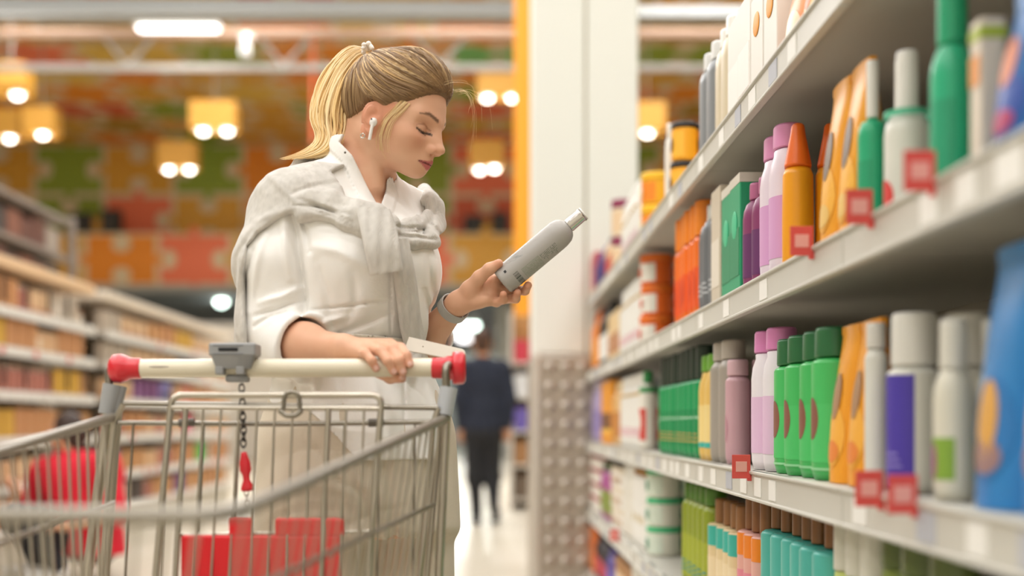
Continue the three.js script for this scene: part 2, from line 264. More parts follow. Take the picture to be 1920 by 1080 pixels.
// dark equipment on the ledge of the fascia
for (const [px, lb, s] of [[180, 'dark loudspeaker pair with yellow patch on the mural ledge at the left', 1], [912, 'dark loudspeaker pair with yellow patch on the mural ledge at the right', 0.9]]) {
  const p = W(px, 446, 31.8), t = thing('loudspeaker', lb, 'speaker', [p.x, 6.0, -31.9]);
  part('cabinet', rbox(0.62 * s, 0.62 * s, 0.4, 0.05, -0.38 * s, 0.31 * s, 0), mat(0x25231f, 0.6), t); part('cabinet', rbox(0.5 * s, 0.72 * s, 0.4, 0.05, 0.4 * s, 0.36 * s, 0), mat(0x2b2620, 0.6), t);
  part('emblem', rbox(0.26 * s, 0.5 * s, 0.2, 0.03, 0.02, 0.25 * s, 0.05), mat(0xb8862a, 0.6), t, 'yellow middle piece');
  for (const x of [-0.38, 0.4]) part('cone', lathe([[0.18 * s, 0.02], [0.16 * s, 0.03], [0.05, -0.03], [0, -0.02]], 16).rotateX(Math.PI / 2).translate(x * s, 0.33 * s, 0.2), mat(0x3c3a36, 0.5), t);
}
// ---------------------------------------------------------------- pillars
{ const t = thing('pillar', 'thick white square pillar with studded metal guard around its foot', 'pillar', [0, 0, 0]);
  const x0 = 0.217, x1 = 0.785, xm = 0.502, zf = -6.36, zb = -6.94, white = mat(0xe8e9e0, 0.75), H = CEIL, g = 1.29;
  part('core', box(x1 - x0 - 0.02, H, zb - zf < 0 ? zf - zb - 0.02 : 0.5, (x0 + x1) / 2, H / 2, (zf + zb) / 2), mat(0xb9ad98, 0.9), t);
  part('cladding_panel', rbox(xm - x0 - 0.006, H - g, 0.6, 0.012, (x0 + xm) / 2 - 0.003, g + (H - g) / 2, (zf + zb) / 2), white, t);
  part('cladding_panel', rbox(x1 - xm - 0.006, H - g, 0.6, 0.012, (x1 + xm) / 2 + 0.003, g + (H - g) / 2, (zf + zb) / 2), white, t);
  const stud = mat(0xb9b0a4, 0.38, { metalness: 0.75 });
  const pl = part('metal_guard', rbox(x1 - x0 + 0.03, g, zf - zb + 0.05, 0.02, (x0 + x1) / 2, g / 2, (zf + zb) / 2), stud, t, 'metal guard plate');
  part('corner_strip', rbox(0.05, g, 0.03, 0.012, x0 + 0.012, g / 2, zf + 0.03), mat(0xd6d0c6, 0.4, { metalness: 0.5 }), t);
  const sg = new THREE.SphereGeometry(0.036, 12, 6).scale(1, 0.8, 0.4);
  let n = 0; for (let i = 0; i < 6; i++) for (let j = 0; j < 12; j++) { const s = part('stud', sg, stud, pl); s.position.set(x0 + 0.085 + i * 0.09, 0.06 + j * 0.105, zf + 0.026); n++; }
}
{ const p = W(980, 400, 14), t = thing('orange_column', 'slim bright orange column rising left of the white pillar', 'column', [p.x, 0, -14]); const om = mat(0xf6a21a, 0.5);
  part('shaft', rbox(0.2, CEIL, 0.2, 0.02, 0, CEIL / 2, 0), om, t); part('foot_plate', rbox(0.32, 0.03, 0.32, 0.01, 0, 0.015, 0), om, t); }
{ const p = W(945, 600, 36), t = thing('white_column', 'pale column under the low ceiling, behind the walking man\'s right shoulder', 'column', [p.x, 0, -36]);
  part('shaft', rbox(0.52, 4.6, 0.52, 0.02, 0, 2.3, 0), mat(0xd9d8d0, 0.7), t); part('foot_plate', rbox(0.66, 0.05, 0.66, 0.01, 0, 0.025, 0), mat(0x9a9a96, 0.6), t); }
// partition in the far hall, and things standing there
{ const t = thing('partition', 'plain grey partition far behind the walking man', 'partition', [-3.2, 0, -40]); part('panel', rbox(4.6, 3.2, 0.12, 0.02, 0, 1.6, 0), mat(0x8f908e, 0.8), t); part('panel', rbox(2, 3.2, 0.12, 0.02, 3.35, 1.6, 0), mat(0x9b9b97, 0.8), t); part('cap_rail', rbox(6.7, 0.08, 0.2, 0.01, 1, 3.24, 0), mat(0xb5b4ae, 0.7), t); }
{ const t = thing('partition', 'bright white partition beyond the end of the left shelving', 'partition', [-7.3, 0, -30]); for (let i = 0; i < 4; i++) part('panel', rbox(1.98, 3.4, 0.12, 0.02, -3 + i * 2, 1.7, 0), mat(0xdcd6ca, 0.7), t); part('cap_rail', rbox(8.1, 0.08, 0.2, 0.01, 0, 3.44, 0), mat(0xdad8cf, 0.7), t); }
// ---------------------------------------------------------------- product kinds; every one stands on its base at the origin and faces -x
const SECT = (prof, half, s = 16) => lathe(prof, s, Math.PI * 1.5 - half, half * 2);
function patch(fx, yc, ry, zc, rz) {                                  // thin printed oval that lies on a front surface x = fx(y, z)
  const pos = [], uv = [], idx = [], n = 18, m = 4;
  for (let i = 0; i <= m; i++) for (let k = 0; k <= n; k++) { const a = k / n * Math.PI * 2, r = i / m, y = yc + ry * r * Math.sin(a), z = zc + rz * r * Math.cos(a); pos.push(fx(y, z), y, z); uv.push(z, y); }
  for (let i = 0; i < m; i++) for (let k = 0; k < n; k++) { const a = i * (n + 1) + k, b = a + n + 1; idx.push(a, a + 1, b, b, a + 1, b + 1); }
  const g = new THREE.BufferGeometry(); g.setAttribute('position', new THREE.Float32BufferAttribute(pos, 3)); g.setAttribute('uv', new THREE.Float32BufferAttribute(uv, 2)); g.setIndex(idx); g.computeVertexNormals(); return g;
}
function bottle(name, label, cat, o) {
  const { h, w, t = w, color, cap = 0xf2f0ea, capH = 0.16, capR = 0.55, lab, l0 = 0.14, l1 = 0.62, band, emblem, sh = 0.78, rough = 0.35, capRough = 0.35, metal = 0, taper = 1, sec } = o;
  const g = thing(name, label, cat), b = h * (1 - capH), sc = (q) => q.scale(t / 2, 1, w / 2);
  part('body', sc(lathe([[0, 0], [0.86, 0], [0.97, 0.012 * h / 0.2], [1, 0.03 * h / 0.2], [taper, b * sh], [taper * 0.93, b * (sh + (1 - sh) * 0.42)], [taper * 0.75, b * (sh + (1 - sh) * 0.78)], [capR * 0.92, b * 0.985], [capR * 0.8, b], [0, b]], 26)), M(color, rough, metal), g);
  part('cap', sc(lathe([[0, b], [capR * 0.96, b], [capR, b + 0.003], [capR * 0.98, h - 0.006], [capR * 0.9, h - 0.001], [0, h]], 22)), M(cap, capRough, o.capMetal ?? 0), g);
  if (lab != null) part('front_label', sc(SECT([[1.006 * lerp(1, taper, l0 / sh), b * l0], [1.012 * lerp(1, taper, l1 / sh), b * Math.min(l1, sh)]], 1.25)), M(lab, 0.5), g);
  if (band != null) part('band', sc(lathe([[1.014, b * (o.b0 ?? 0.7)], [1.014, b * (o.b1 ?? 0.76)]].map(([r, y]) => [r * taper, y]), 26)), M(band, 0.35, o.bandMetal ?? 0), g);
  if (emblem != null) part('printed_emblem', patch((y, z) => -t / 2 * 1.022 * Math.sqrt(Math.max(0.02, 1 - (2 * z / w) ** 2)), b * (o.ey ?? 0.4), (o.eh ?? 0.13) * h, 0, (o.ew ?? 0.24) * w), M(emblem, 0.5), g);
  if (sec != null) part('printed_lines', [0, 1, 2].map((k) => SECT([[1.02, b * (0.2 + k * 0.05)], [1.02, b * (0.22 + k * 0.05)]], 0.8 - k * 0.1).scale(t / 2, 1, w / 2)), M(sec, 0.5), g);
  return g;
}
function jar(name, label, cat, o) {
  const { h, w, color, lid = color, lab, lidH = 0.24, emblem, rough = 0.4 } = o, r = w / 2, g = thing(name, label, cat), b = h * (1 - lidH);
  part('tub', lathe([[0, 0], [r * 0.92, 0], [r * 0.98, 0.004], [r, 0.01], [r, b - 0.004], [r * 0.95, b], [0, b]], 26), M(color, rough), g);
  const l = part('lid', lathe([[0, b + 0.0005], [r * 1.0, b + 0.0005], [r * 1.03, b + 0.004], [r * 1.03, h - 0.006], [r * 0.98, h - 0.001], [r * 0.8, h - 0.0015], [0, h - 0.0015]], 26), M(lid, rough), g);
  if (lab != null) part('wrap_label', SECT([[r * 1.008, b * 0.12], [r * 1.008, b * 0.9]], 1.4), M(lab, 0.55), g);
  if (emblem != null) part('printed_emblem', new THREE.SphereGeometry(1, 12, 8).scale(0.002, b * 0.24, r * 0.45).translate(-r * 1.012, b * 0.52, 0), M(emblem, 0.5), g);
  return g;
}
function carton(name, label, cat, o) {
  const { h, w, t = 0.06, color, panel, stripe, emblem, top } = o, g = thing(name, label, cat);
  part('box', rbox(t, h, w, 0.003, 0, h / 2, 0), M(color, 0.5), g);
  if (panel != null) part('front_panel', rbox(0.0016, h * (o.ph ?? 0.4), w * 0.88, 0.0006, -t / 2 - 0.0004, h * (o.py ?? 0.36), 0), M(panel, 0.5), g);
  if (stripe != null) part('stripe', rbox(t + 0.0018, h * (o.sh ?? 0.08), w + 0.0018, 0.0006, 0, h * (o.sy ?? 0.2), 0), M(stripe, 0.5), g);
  if (emblem != null) part('printed_emblem', new THREE.SphereGeometry(1, 14, 8).scale(0.002, h * (o.eh ?? 0.12), w * 0.26).translate(-t / 2 - 0.001, h * (o.ey ?? 0.6), 0), M(emblem, 0.5), g);
  if (top != null) part('top_flap', rbox(t * 1.01, 0.006, w * 1.01, 0.001, 0, h - 0.002, 0), M(top, 0.5), g);
  return g;
}
function pouch(name, label, cat, o) {
  const { h, w, t = 0.07, color, cap, patch: pt, emblem, e2 } = o, g = thing(name, label, cat), q = new THREE.BoxGeometry(t, h, w, 2, 14, 10), p = q.attributes.position;
  for (let i = 0; i < p.count; i++) { const y = clamp((p.getY(i) + h / 2) / h, 0, 1), z = clamp(p.getZ(i) / (w / 2), -1, 1), k = Math.max(0.25, (1 - Math.pow(y, 2.2)) * 0.94 + 0.06) * (0.35 + 0.65 * Math.sqrt(Math.max(0, 1 - z * z))); p.setX(i, p.getX(i) * k);  p.setY(i, p.getY(i) + h / 2); }
  q.computeVertexNormals(); part('pack', q, M(color, 0.35), g);
  part('top_seal', rbox(0.012, 0.014, w * 0.97, 0.002, 0, h - 0.006, 0), M(o.seal ?? color, 0.35), g);
  if (cap != null) part('spout_cap', cyl(V(0, h, 0), V(0, h + 0.03, 0), 0.014, 0.014, 14), M(cap, 0.4), g);
  const kx = (y, z) => Math.max(0.25, (1 - Math.pow(clamp(y / h, 0, 1), 2.2)) * 0.94 + 0.06) * (0.35 + 0.65 * Math.sqrt(Math.max(0, 1 - (2 * z / w) ** 2))), fx = (y, z) => -t / 2 * kx(y, z) - 0.0012;
  if (pt != null) part('printed_panel', patch(fx, h * (o.py ?? 0.3), h * (o.ph ?? 0.2), 0, w * 0.4), M(pt, 0.4), g);
  if (emblem != null) part('printed_emblem', patch((y, z) => fx(y, z) - 0.0008, h * (o.ey ?? 0.45), h * 0.15, 0, w * 0.2), M(emblem, 0.45), g);
  if (e2 != null) part('printed_emblem', patch((y, z) => fx(y, z) - 0.0008, h * 0.2, h * 0.07, 0, w * 0.28), M(e2, 0.45), g);
  return g;
}
function tubePack(name, label, cat, o) {                             // squeeze bottle with a conical nozzle cap
  const { h, w, color, cap, lab } = o, r = w / 2, g = thing(name, label, cat), b = h * 0.7;
  part('body', lathe([[0, 0], [r * 0.9, 0], [r, 0.008], [r * 1.02, b * 0.5], [r * 0.98, b * 0.93], [r * 0.8, b], [0, b]], 24), M(color, 0.35), g);
  part('nozzle_cap', lathe([[0, b], [r * 0.86, b], [r * 0.88, b + 0.006], [r * 0.5, b + (h - b) * 0.75], [r * 0.42, h - 0.004], [r * 0.3, h], [0, h]], 22), M(cap, 0.35), g);
  if (lab != null) part('front_label', SECT([[r * 1.03, b * 0.2], [r * 1.04, b * 0.6]], 1.1), M(lab, 0.5), g);
  return g;
}
const KIND = { bottle, jar, carton, pouch, tube: tubePack };
// ---------------------------------------------------------------- left-hand shelving, goods and the rack beyond
const LX = -3.05, LS = [1.645, 1.395, 1.115, 0.82, 0.52, 0.25];
const LNAME = ['top', 'second', 'third', 'fourth', 'fifth', 'lowest'];
{ const paint = mat(0xd2cdc2, 0.5), rail = mat(0xdedbd4, 0.45), tagR = mat(0xd8544a, 0.5), tagW = mat(0xefece4, 0.6), dark = mat(0x2d2926, 0.6), canopy = mat(0xe6c39a, 0.5);
  const runs = [[-4.6, -9.0, 4, 'near'], [-9.25, -13.7, 4, 'far']];
  runs.forEach(([za, zb, n, nm], r) => { for (let u = 0; u < n; u++) {
    const L = (za - zb) / n, zc = za - L * (u + 0.5), t = thing('shelving_unit', `left shelving unit, ${ORD[u]} from the front in the ${nm} run`, 'shelving', [LX, 0, zc]);
    part('back_panel', rbox(0.03, 1.9, L - 0.004, 0.004, -0.5, 0.97, 0), mat(0xb09a80, 0.7), t);
    part('canopy', rbox(0.5, 0.07, L - 0.004, 0.01, -0.25, 1.93, 0), r ? mat(0xe2d5c2, 0.5) : canopy, t); part('plinth', rbox(0.46, 0.2, L - 0.004, 0.006, -0.26, 0.1, 0), mat(0xcfc8b8, 0.6), t);
    for (const s of [-1, 1]) part('upright', rbox(0.06, 1.93, 0.03, 0.004, -0.45, 0.965, s * (L / 2 - 0.02)), paint, t);
    LS.forEach((y, k) => { const s = part('shelf', rbox(0.48, 0.03, L - 0.004, 0.004, -0.25, y - 0.015, 0), paint, t);
      part('price_rail', rbox(0.014, 0.065, L - 0.005, 0.004, -0.004, y - 0.025, 0), rail, s);
      const R = rng(u * 7 + k * 31 + r * 101); for (let z = -L / 2 + 0.08; z < L / 2 - 0.06; z += 0.1 + R() * 0.14) part('price_tag', rbox(0.003, 0.04, 0.06, 0.001, 0.005, y - 0.024, z), R() < 0.12 ? tagR : tagW, s); });
    if (r === 0) for (const [y0, y1] of [[1.66, 1.86], [1.13, 1.34]]) for (let i = 0; i < 3; i++) part('divider', rbox(0.012, y1 - y0 - 0.05, 0.02, 0.003, -0.014, (y0 + y1) / 2, -L / 2 + 0.2 + i * 0.35), dark, t, 'dark divider');
  } });
  // cosmetics: a dozen kinds, then copies
  const kinds = [
    ['carton', { color: 0xc8935f, panel: 0xe0b888, h: 0.17, w: 0.15, t: 0.09 }, 'peach carton'], ['carton', { color: 0xc48c5c, panel: 0x8a5a3c, h: 0.19, w: 0.14, t: 0.09 }, 'light brown carton'], ['carton', { color: 0xd8b48c, stripe: 0xb0604a, h: 0.16, w: 0.16, t: 0.09 }, 'cream carton with rust stripe'],
    ['carton', { color: 0x4a3c36, panel: 0xc99a6a, h: 0.2, w: 0.13, t: 0.09 }, 'dark brown carton'], ['carton', { color: 0xd98a70, panel: 0xe8b8a0, h: 0.18, w: 0.15, t: 0.09 }, 'salmon carton'], ['carton', { color: 0xd0a23c, panel: 0xe6c878, h: 0.18, w: 0.14, t: 0.09 }, 'mustard carton'],
    ['bottle', { color: 0xdcb48a, cap: 0x3a302c, h: 0.19, w: 0.075, lab: 0xf0dcc0 }, 'beige bottle with dark cap'], ['bottle', { color: 0xb87868, cap: 0xd8c0a8, h: 0.18, w: 0.075, lab: 0xe0b8a0 }, 'rose brown bottle'], ['jar', { color: 0xe6d2b8, lid: 0xa87850, h: 0.1, w: 0.1, lab: 0xf2e6d4 }, 'cream jar with brown lid'], ['carton', { color: 0x7a4a78, panel: 0x9a6a98, h: 0.19, w: 0.13, t: 0.09 }, 'plum carton'], ['carton', { color: 0xbcae9c, panel: 0xdcd2c4, h: 0.17, w: 0.14, t: 0.09 }, 'greige carton']];
  const special = { 'far4': ['carton', { color: 0x3aa83a, panel: 0x58c050, h: 0.2, w: 0.26, t: 0.09 }, 'bright green carton'], 'far3': ['carton', { color: 0xc8285a, panel: 0xe07090, h: 0.2, w: 0.2, t: 0.09 }, 'crimson carton'], 'far2': ['carton', { color: 0x8a84c0, panel: 0x2a2a34, h: 0.18, w: 0.3, t: 0.09 }, 'lilac and black carton'] };
  const R = rng(4711), made = {}; let count = 0;
  const names = { carton: ['carton', 'carton'], bottle: ['lotion_bottle', 'bottle'], jar: ['cream_jar', 'jar'] };
  runs.forEach(([za, zb, n, nm], r) => LS.forEach((y, k) => {
    const seen = {}, place = []; let z = (r ? za : -6.3) - 0.08, run = 0, kind = 0;
    while (z > zb + 0.2) {
      if (run-- <= 0) { kind = R() < 0.3 ? Math.floor(R() * 3) : Math.floor(R() * kinds.length); run = 1 + Math.floor(R() * 3); }
      let sp = special[nm + k]; let spec = kinds[kind]; if (sp && !seen.sp && z < zb + (k === 4 ? 1.5 : k === 3 ? 2.2 : 2.8)) { spec = sp; seen.sp = 1; }
      const w = spec[1].w, step = (w + 0.012) * (r ? 1.45 : 1.12);
      place.push([spec, z - w / 2]); z -= step;
    }
    const num = {}; for (const [s] of place) num[s[2]] = (num[s[2]] ?? 0) + 1; const at = {};
    for (const [spec, zz] of place) {
      const [kd, o, desc] = spec, i = at[desc] = (at[desc] ?? -1) + 1, tot = num[desc];
      const label = `${desc}, ${tot > 1 ? ORD[i] + ' of ' + tot + ' ' : ''}on the ${LNAME[k]} left shelf, ${nm} run`;
      let g; if (!made[desc]) g = made[desc] = KIND[kd](names[kd][0], label, names[kd][1], o); else { g = made[desc].clone(); g.name = numbered(names[kd][0]); g.userData.label = label; scene.add(g); }
      if (tot > 1) g.userData.group = `${desc}s on the ${LNAME[k]} left shelf of the ${nm} run`;
      g.position.set(LX - 0.03 - o.w * 0 - (o.t ?? o.w) / 2, y + 0.0015, zz); g.rotation.y = Math.PI; count++;
    }
  }));
  // tall dark storage rack standing behind the left shelving
  const t = thing('storage_rack', 'tall dark storage rack full of goods rising behind the left shelving', 'rack', [-3.85, 0, -9.1]), rk = mat(0x8d8278, 0.6);
  for (const z of [-1.2, 1.2]) for (const x of [-0.29, 0.15]) part('post', rbox(0.06, 2.72, 0.06, 0.01, x, 1.36, z), rk, t);
  for (const y of [0.3, 0.9, 1.5, 2.0, 2.35, 2.68]) part('shelf', rbox(0.42, 0.04, 2.46, 0.01, -0.07, y, 0), rk, t);
  const cols = [[0x4a423e, 'dark grey box'], [0x8a5a48, 'brown box'], [0x5c6670, 'slate box'], [0xa89c90, 'pale grey box'], [0x6e4a40, 'russet box']];
  for (const [lv, y] of [['upper', 2.372], ['middle', 2.022]]) { const at = {}; let z = 1.12; const list = []; while (z > -1.05) { const c = Math.floor(R() * 5), w = 0.2 + R() * 0.12; list.push([c, w, z - w / 2]); z -= w + 0.02; }
    list.forEach(([c, w, zz], i) => carton('storage_box', `${cols[c][1]}, ${ORD[i]} from the front on the ${lv} level of the dark rack`, 'box', { color: cols[c][0], panel: cols[(c + 2) % 5][0], h: 0.2 + R() * 0.06, w, t: 0.3 }).position.set(-3.92, y, -9.1 + zz)); }
}
// goods on an end display beyond the white pillar, behind the man's right arm
{ const t = thing('display_stand', 'narrow display stand with goods left of the pillar, beyond the orange column', 'stand', [0.48, 0, -12.6]), sp = mat(0xcfc8bc, 0.6);
  for (const x of [-0.29, 0.29]) part('side_panel', rbox(0.03, 2.1, 0.45, 0.006, x, 1.05, 0), sp, t);
  part('back_panel', rbox(0.56, 2.1, 0.03, 0.006, 0, 1.05, -0.2), mat(0xb98a50, 0.6), t);
  const ys = [0.12, 0.48, 0.84, 1.2, 1.56]; for (const y of ys) part('shelf', rbox(0.55, 0.03, 0.42, 0.004, 0, y - 0.015, 0), sp, t);
  const cs = [[[0x6a5a4a, 'umber'], [0x3f4a5a, 'ink blue'], [0x8a6a4a, 'hazel']], [[0xa0744a, 'caramel'], [0x5a4438, 'cocoa'], [0xc09a70, 'sand']], [[0x6a5aa8, 'violet'], [0x3f6fb0, 'cobalt'], [0xe0e0e0, 'white']], [[0xd8d8d8, 'pale grey'], [0xe59a30, 'orange'], [0x4a70a8, 'blue']], [[0xc83a4a, 'scarlet'], [0xd8453a, 'tomato red'], [0xe88a3a, 'apricot']]];
  const pos = ['left', 'middle', 'right'];
  ys.forEach((y, k) => { for (let i = 0; i < 3; i++) carton('carton', `${cs[k][i][1]} carton on the ${['lowest', 'second', 'third', 'fourth', 'top'][k]} tier of the display stand, ${pos[i]} one`, 'carton', { color: cs[k][i][0], panel: 0xe8dcc8, ph: 0.2, h: 0.24, w: 0.16, t: 0.16 }).position.set(0.48 - 0.18 + i * 0.18, y + 0.001, -12.5); }); }
// ---------------------------------------------------------------- right-hand shelving: units side by side, their shelves, rails and tags
const SX = 0.5, SHELF = { A: 1.565, B: 1.185, C: 0.8175, D: 0.46, E: 0.13 };
const SNAME = { A: 'top right shelf', B: 'second right shelf', C: 'third right shelf', D: 'fourth right shelf', E: 'lowest right shelf' };
{ const shelfPaint = mat(0xc2bfb4, 0.5), railPaint = mat(0xcbc9bf, 0.45), edges = [0.9, -0.43, -1.68, -2.9, -4.12, -5.34, -6.3], tagWhite = mat(0xefeee8, 0.6), tagRed = mat(0xd8504a, 0.5), tagPale = mat(0xe9a49c, 0.5), stripPaper = mat(0xb9bcc4, 0.6), slot = mat(0x9a968c, 0.6);
  const where = ['right shelving unit closest to the camera, at the right edge', 'right shelving unit holding the blue packs and purple-labelled bottle', 'right shelving unit holding the orange nozzle bottle and green bottles', 'right shelving unit holding grey and green-capped bottles', 'right shelving unit holding stacked orange jars', 'farthest right shelving unit, ending at the white pillar'];
  const red = { A: [], B: [[1497, 0.06], [1604, 0.055], [1716, 0.05]], C: [[1385, 0.06], [1622, 0.05], [1684, 0.055]], D: [[1150, 0.05]], E: [] };
  for (let u = 0; u < 6; u++) {
    const z1 = edges[u], z0 = edges[u + 1], L = z1 - z0, zc = (z0 + z1) / 2, t = thing('shelving_unit', where[u], 'shelving', [SX, 0, zc]);
    part('back_panel', rbox(0.03, 2.0, L - 0.004, 0.004, 0.5, 1.02, 0), mat(0xa8a294, 0.7), t);
    for (const s of [-1, 1]) part('upright', rbox(0.06, 2.02, 0.03, 0.004, 0.455, 1.01, s * (L / 2 - 0.018)), shelfPaint, t);
    part('plinth', rbox(0.44, 0.088, L - 0.006, 0.004, 0.26, 0.044, 0), mat(0x8e8b84, 0.6), t);
    for (const [k, y] of Object.entries(SHELF)) {
      const s = part('shelf', rbox(0.47, 0.03, L - 0.004, 0.004, 0.243, y - 0.015, 0), shelfPaint, t);
      part('price_rail', [rbox(0.012, 0.056, L - 0.005, 0.003, 0.006, y - 0.026, 0), rbox(0.016, 0.006, L - 0.005, 0.002, 0.003, y - 0.001, 0), rbox(0.016, 0.006, L - 0.005, 0.002, 0.003, y - 0.052, 0)], railPaint, s);
      const R = rng(u * 13 + k.charCodeAt(0)); let z = -L / 2 + 0.08;
      while (z < L / 2 - 0.08) { const w = 0.05 + R() * 0.012; if (R() < 0.72) part('price_tag', rbox(0.002, 0.036, w, 0.0006, -0.0008, y - 0.027, z), R() < 0.25 ? stripPaper : tagWhite, s); z += w + 0.03 + R() * 0.09; }
      for (const [px] of red[k]) { const zz = -2200 * (SX - 0.025) / (px - 925), w = 0.036; if (zz < z1 - 0.02 && zz > z0 + 0.02) { part('price_tag', [rbox(w, 0.046, 0.002, 0.001, -0.02, y + 0.01, zz - zc), rbox(0.012, 0.012, 0.008, 0.002, -0.002, y - 0.012, zz - zc - 0.004)], tagRed, s, 'red offer tag'); part('price_tag', rbox(w * 0.6, 0.02, 0.0012, 0.0004, -0.02, y + 0.01, zz - zc + 0.0014), tagPale, s, 'pale field of a red offer tag'); } }
    }
  }
}
const FX = 0.525;                                                      // plane of the fronts of the goods
const zAt = (px, x = FX) => -F * x / (px - 925);
const rightCount = {};
// rows: shelf, kind, 'face' (fills from x0 to x1 with n facings) or 'col' (free-standing round packs), ...
function stock(shelf, kind, mode, x0, x1, yTop, n, o, name, cat, desc, extra = {}) {
  const y = SHELF[shelf], proto = []; let list = [];
  const zf = zAt(x0), zn = zAt(x1), zm = (zf + zn) / 2, H = o.h ?? EYE + (795 - yTop) * -zm / F - y;
  const stack = extra.stack ?? 1, deep = extra.deep ?? 1, h = H / stack;
  let w, t, zs = [];
  if (mode === 'face') { n = Math.max(n, Math.round((zn - zf) / { bottle: 0.08, jar: 0.095, carton: 0.12, pouch: 0.16 }[kind])); w = (zn - zf) / n; t = o.t ?? Math.min(0.07, w); for (let i = 0; i < n; i++) zs.push(zf + w * (i + 0.5)); w *= 0.965; }
  else { w = (x1 - x0) * 2.05 / F; for (let k = 0; k < 4; k++) { const z = -F * (FX + w / 2) / ((x0 + x1) / 2 - 925); w = (x1 - x0) * -z / F / (extra.n ?? 1); zs = [z]; } t = w; if (n > 1) for (let i = 1; i < n; i++) zs.push(zs[0] - i * w * 1.05); }
  if (o.wMax) w = Math.min(w, o.wMax); if (kind === 'jar' || kind === 'tube') t = w;
  const total = zs.length * stack * deep; let made, k = 0;
  zs.sort((a, b) => a - b);
  for (let i = 0; i < zs.length; i++) for (let s = 0; s < stack; s++) for (let d = 0; d < deep; d++) {
    let words = desc; const side = zs.length > 1 ? `${ORD[i]} from far end` : '';
    const lvl = stack > 1 ? (s === stack - 1 ? 'topmost' : s === 0 ? 'lowermost' : `${ORD[s]} up`) : '';
    const dp = deep > 1 ? (d === 0 ? 'in front' : d === 1 ? 'behind another' : 'rearmost') : '';
    const label = [`${desc}${dp ? ' ' + dp : ''} on ${SNAME[shelf]}`, lvl, side].filter(Boolean).join(', ');
    let g;
    if (!made) { g = made = KIND[kind](name, label, cat, { ...o, h: h - 0.001, w: Math.max(w, 0.02), t }); }
    else { g = made.clone(); g.name = numbered(name); g.userData.label = label; scene.add(g); }
    if (total > 1) g.userData.group = `${desc} on the ${SNAME[shelf]}`.slice(0, 70);
    const R = rng(k * 31 + x0); g.position.set(FX + t / 2 + d * t * 1.06 + (R() - 0.5) * 0.006, y + 0.0015 + s * h, zs[i]); if (mode === 'col' && deep === 1) g.rotation.y = (R() - 0.5) * 0.2; k++;
  }
}
const CR = 0xe9dcc0, WH = 0xefeee8, GR = 0x1f9a6a, OR = 0xf0861a, YE = 0xf4b01e, DG = 0x2b2a28;
// --- top shelf (A)
stock('A', 'carton', 'face', 1103, 1115, 482, 1, { color: 0xc25a5e, stripe: 0xe3b08a }, 'carton', 'carton', 'slim dusky red carton at the very end');
stock('A', 'bottle', 'face', 1115, 1131, 472, 1, { color: 0x3a2f78, cap: 0x4a3f8a }, 'shampoo_bottle', 'bottle', 'dark purple bottle beside the red carton');
stock('A', 'bottle', 'face', 1133, 1145, 440, 2, { color: 0xe8c79a, cap: DG, lab: 0xc8584c, capR: 0.4 }, 'lotion_bottle', 'bottle', 'cream lotion bottle with black cap');
stock('A', 'jar', 'col', 1148, 1190, 340, 1, { color: CR, lid: 0x8e2f54, lab: 0xe6c9a4 }, 'cream_jar', 'jar', 'cream tub with dark purple lid', { stack: 2 });
stock('A', 'bottle', 'face', 1163, 1193, 362, 2, { color: WH, cap: WH, band: 0xc8a86a, sec: 0xd9a0b4, capR: 0.7 }, 'shampoo_bottle', 'bottle', 'white bottle with thin gold band');
stock('A', 'bottle', 'col', 1196, 1216, 312, 1, { color: WH, cap: WH }, 'shampoo_bottle', 'bottle', 'plain white bottle behind the yellow tubs');
stock('A', 'jar', 'col', 1203, 1258, 284, 1, { color: YE, lid: 0xf8c22c, lab: 0xf08a20, emblem: 0xf5e6b0 }, 'hair_mask_tub', 'tub', 'bright yellow tub with orange label', { stack: 2, deep: 2 });
stock('A', 'bottle', 'col', 1246, 1262, 218, 1, { color: WH, cap: WH }, 'shampoo_bottle', 'bottle', 'thin white bottle left of the black-capped tubs');
stock('A', 'jar', 'col', 1258, 1306, 194, 1, { color: 0xf5a81c, lid: 0x2b2320, lab: 0xf6b93a, emblem: 0x5a2a14, lidH: 0.16 }, 'hair_mask_tub', 'tub', 'amber tub with black lid and brown emblem', { stack: 2, deep: 2 });
stock('A', 'bottle', 'face', 1308, 1334, 92, 2, { color: 0x85898c, cap: 0xdedfdc, t: 0.05, sh: 0.86 }, 'shampoo_bottle', 'bottle', 'tall smoky grey bottle');
stock('A', 'bottle', 'face', 1334, 1362, 45, 2, { color: 0xd8cbae, cap: WH, t: 0.05 }, 'shampoo_bottle', 'bottle', 'tall beige bottle with white cap');
stock('A', 'carton', 'face', 1362, 1408, 20, 2, { color: 0xe9e5de, stripe: 0xe79a92, panel: 0xf2eee8, sy: 0.1 }, 'carton', 'carton', 'white carton with pink stripe');
stock('A', 'carton', 'face', 1408, 1456, -30, 2, { color: 0xe8e4dc, stripe: 0xe58d88, sy: 0.14, emblem: 0xf0a030, ey: 0.7 }, 'carton', 'carton', 'tall white carton with orange disc');
stock('A', 'pouch', 'face', 1458, 1492, -60, 1, { color: 0xf0a878, patch: 0xf6d4b0 }, 'refill_pouch', 'pouch', 'peach refill pouch');
stock('A', 'pouch', 'face', 1492, 1572, -120, 2, { color: 0xf3a925, patch: 0xf8cf6a, emblem: 0xe8702a }, 'refill_pouch', 'pouch', 'yellow-orange refill pouch at the top edge');
stock('A', 'pouch', 'face', 1580, 1720, -300, 3, { color: 0xe9a83a, patch: WH }, 'refill_pouch', 'pouch', 'yellow refill pouch above the picture edge');
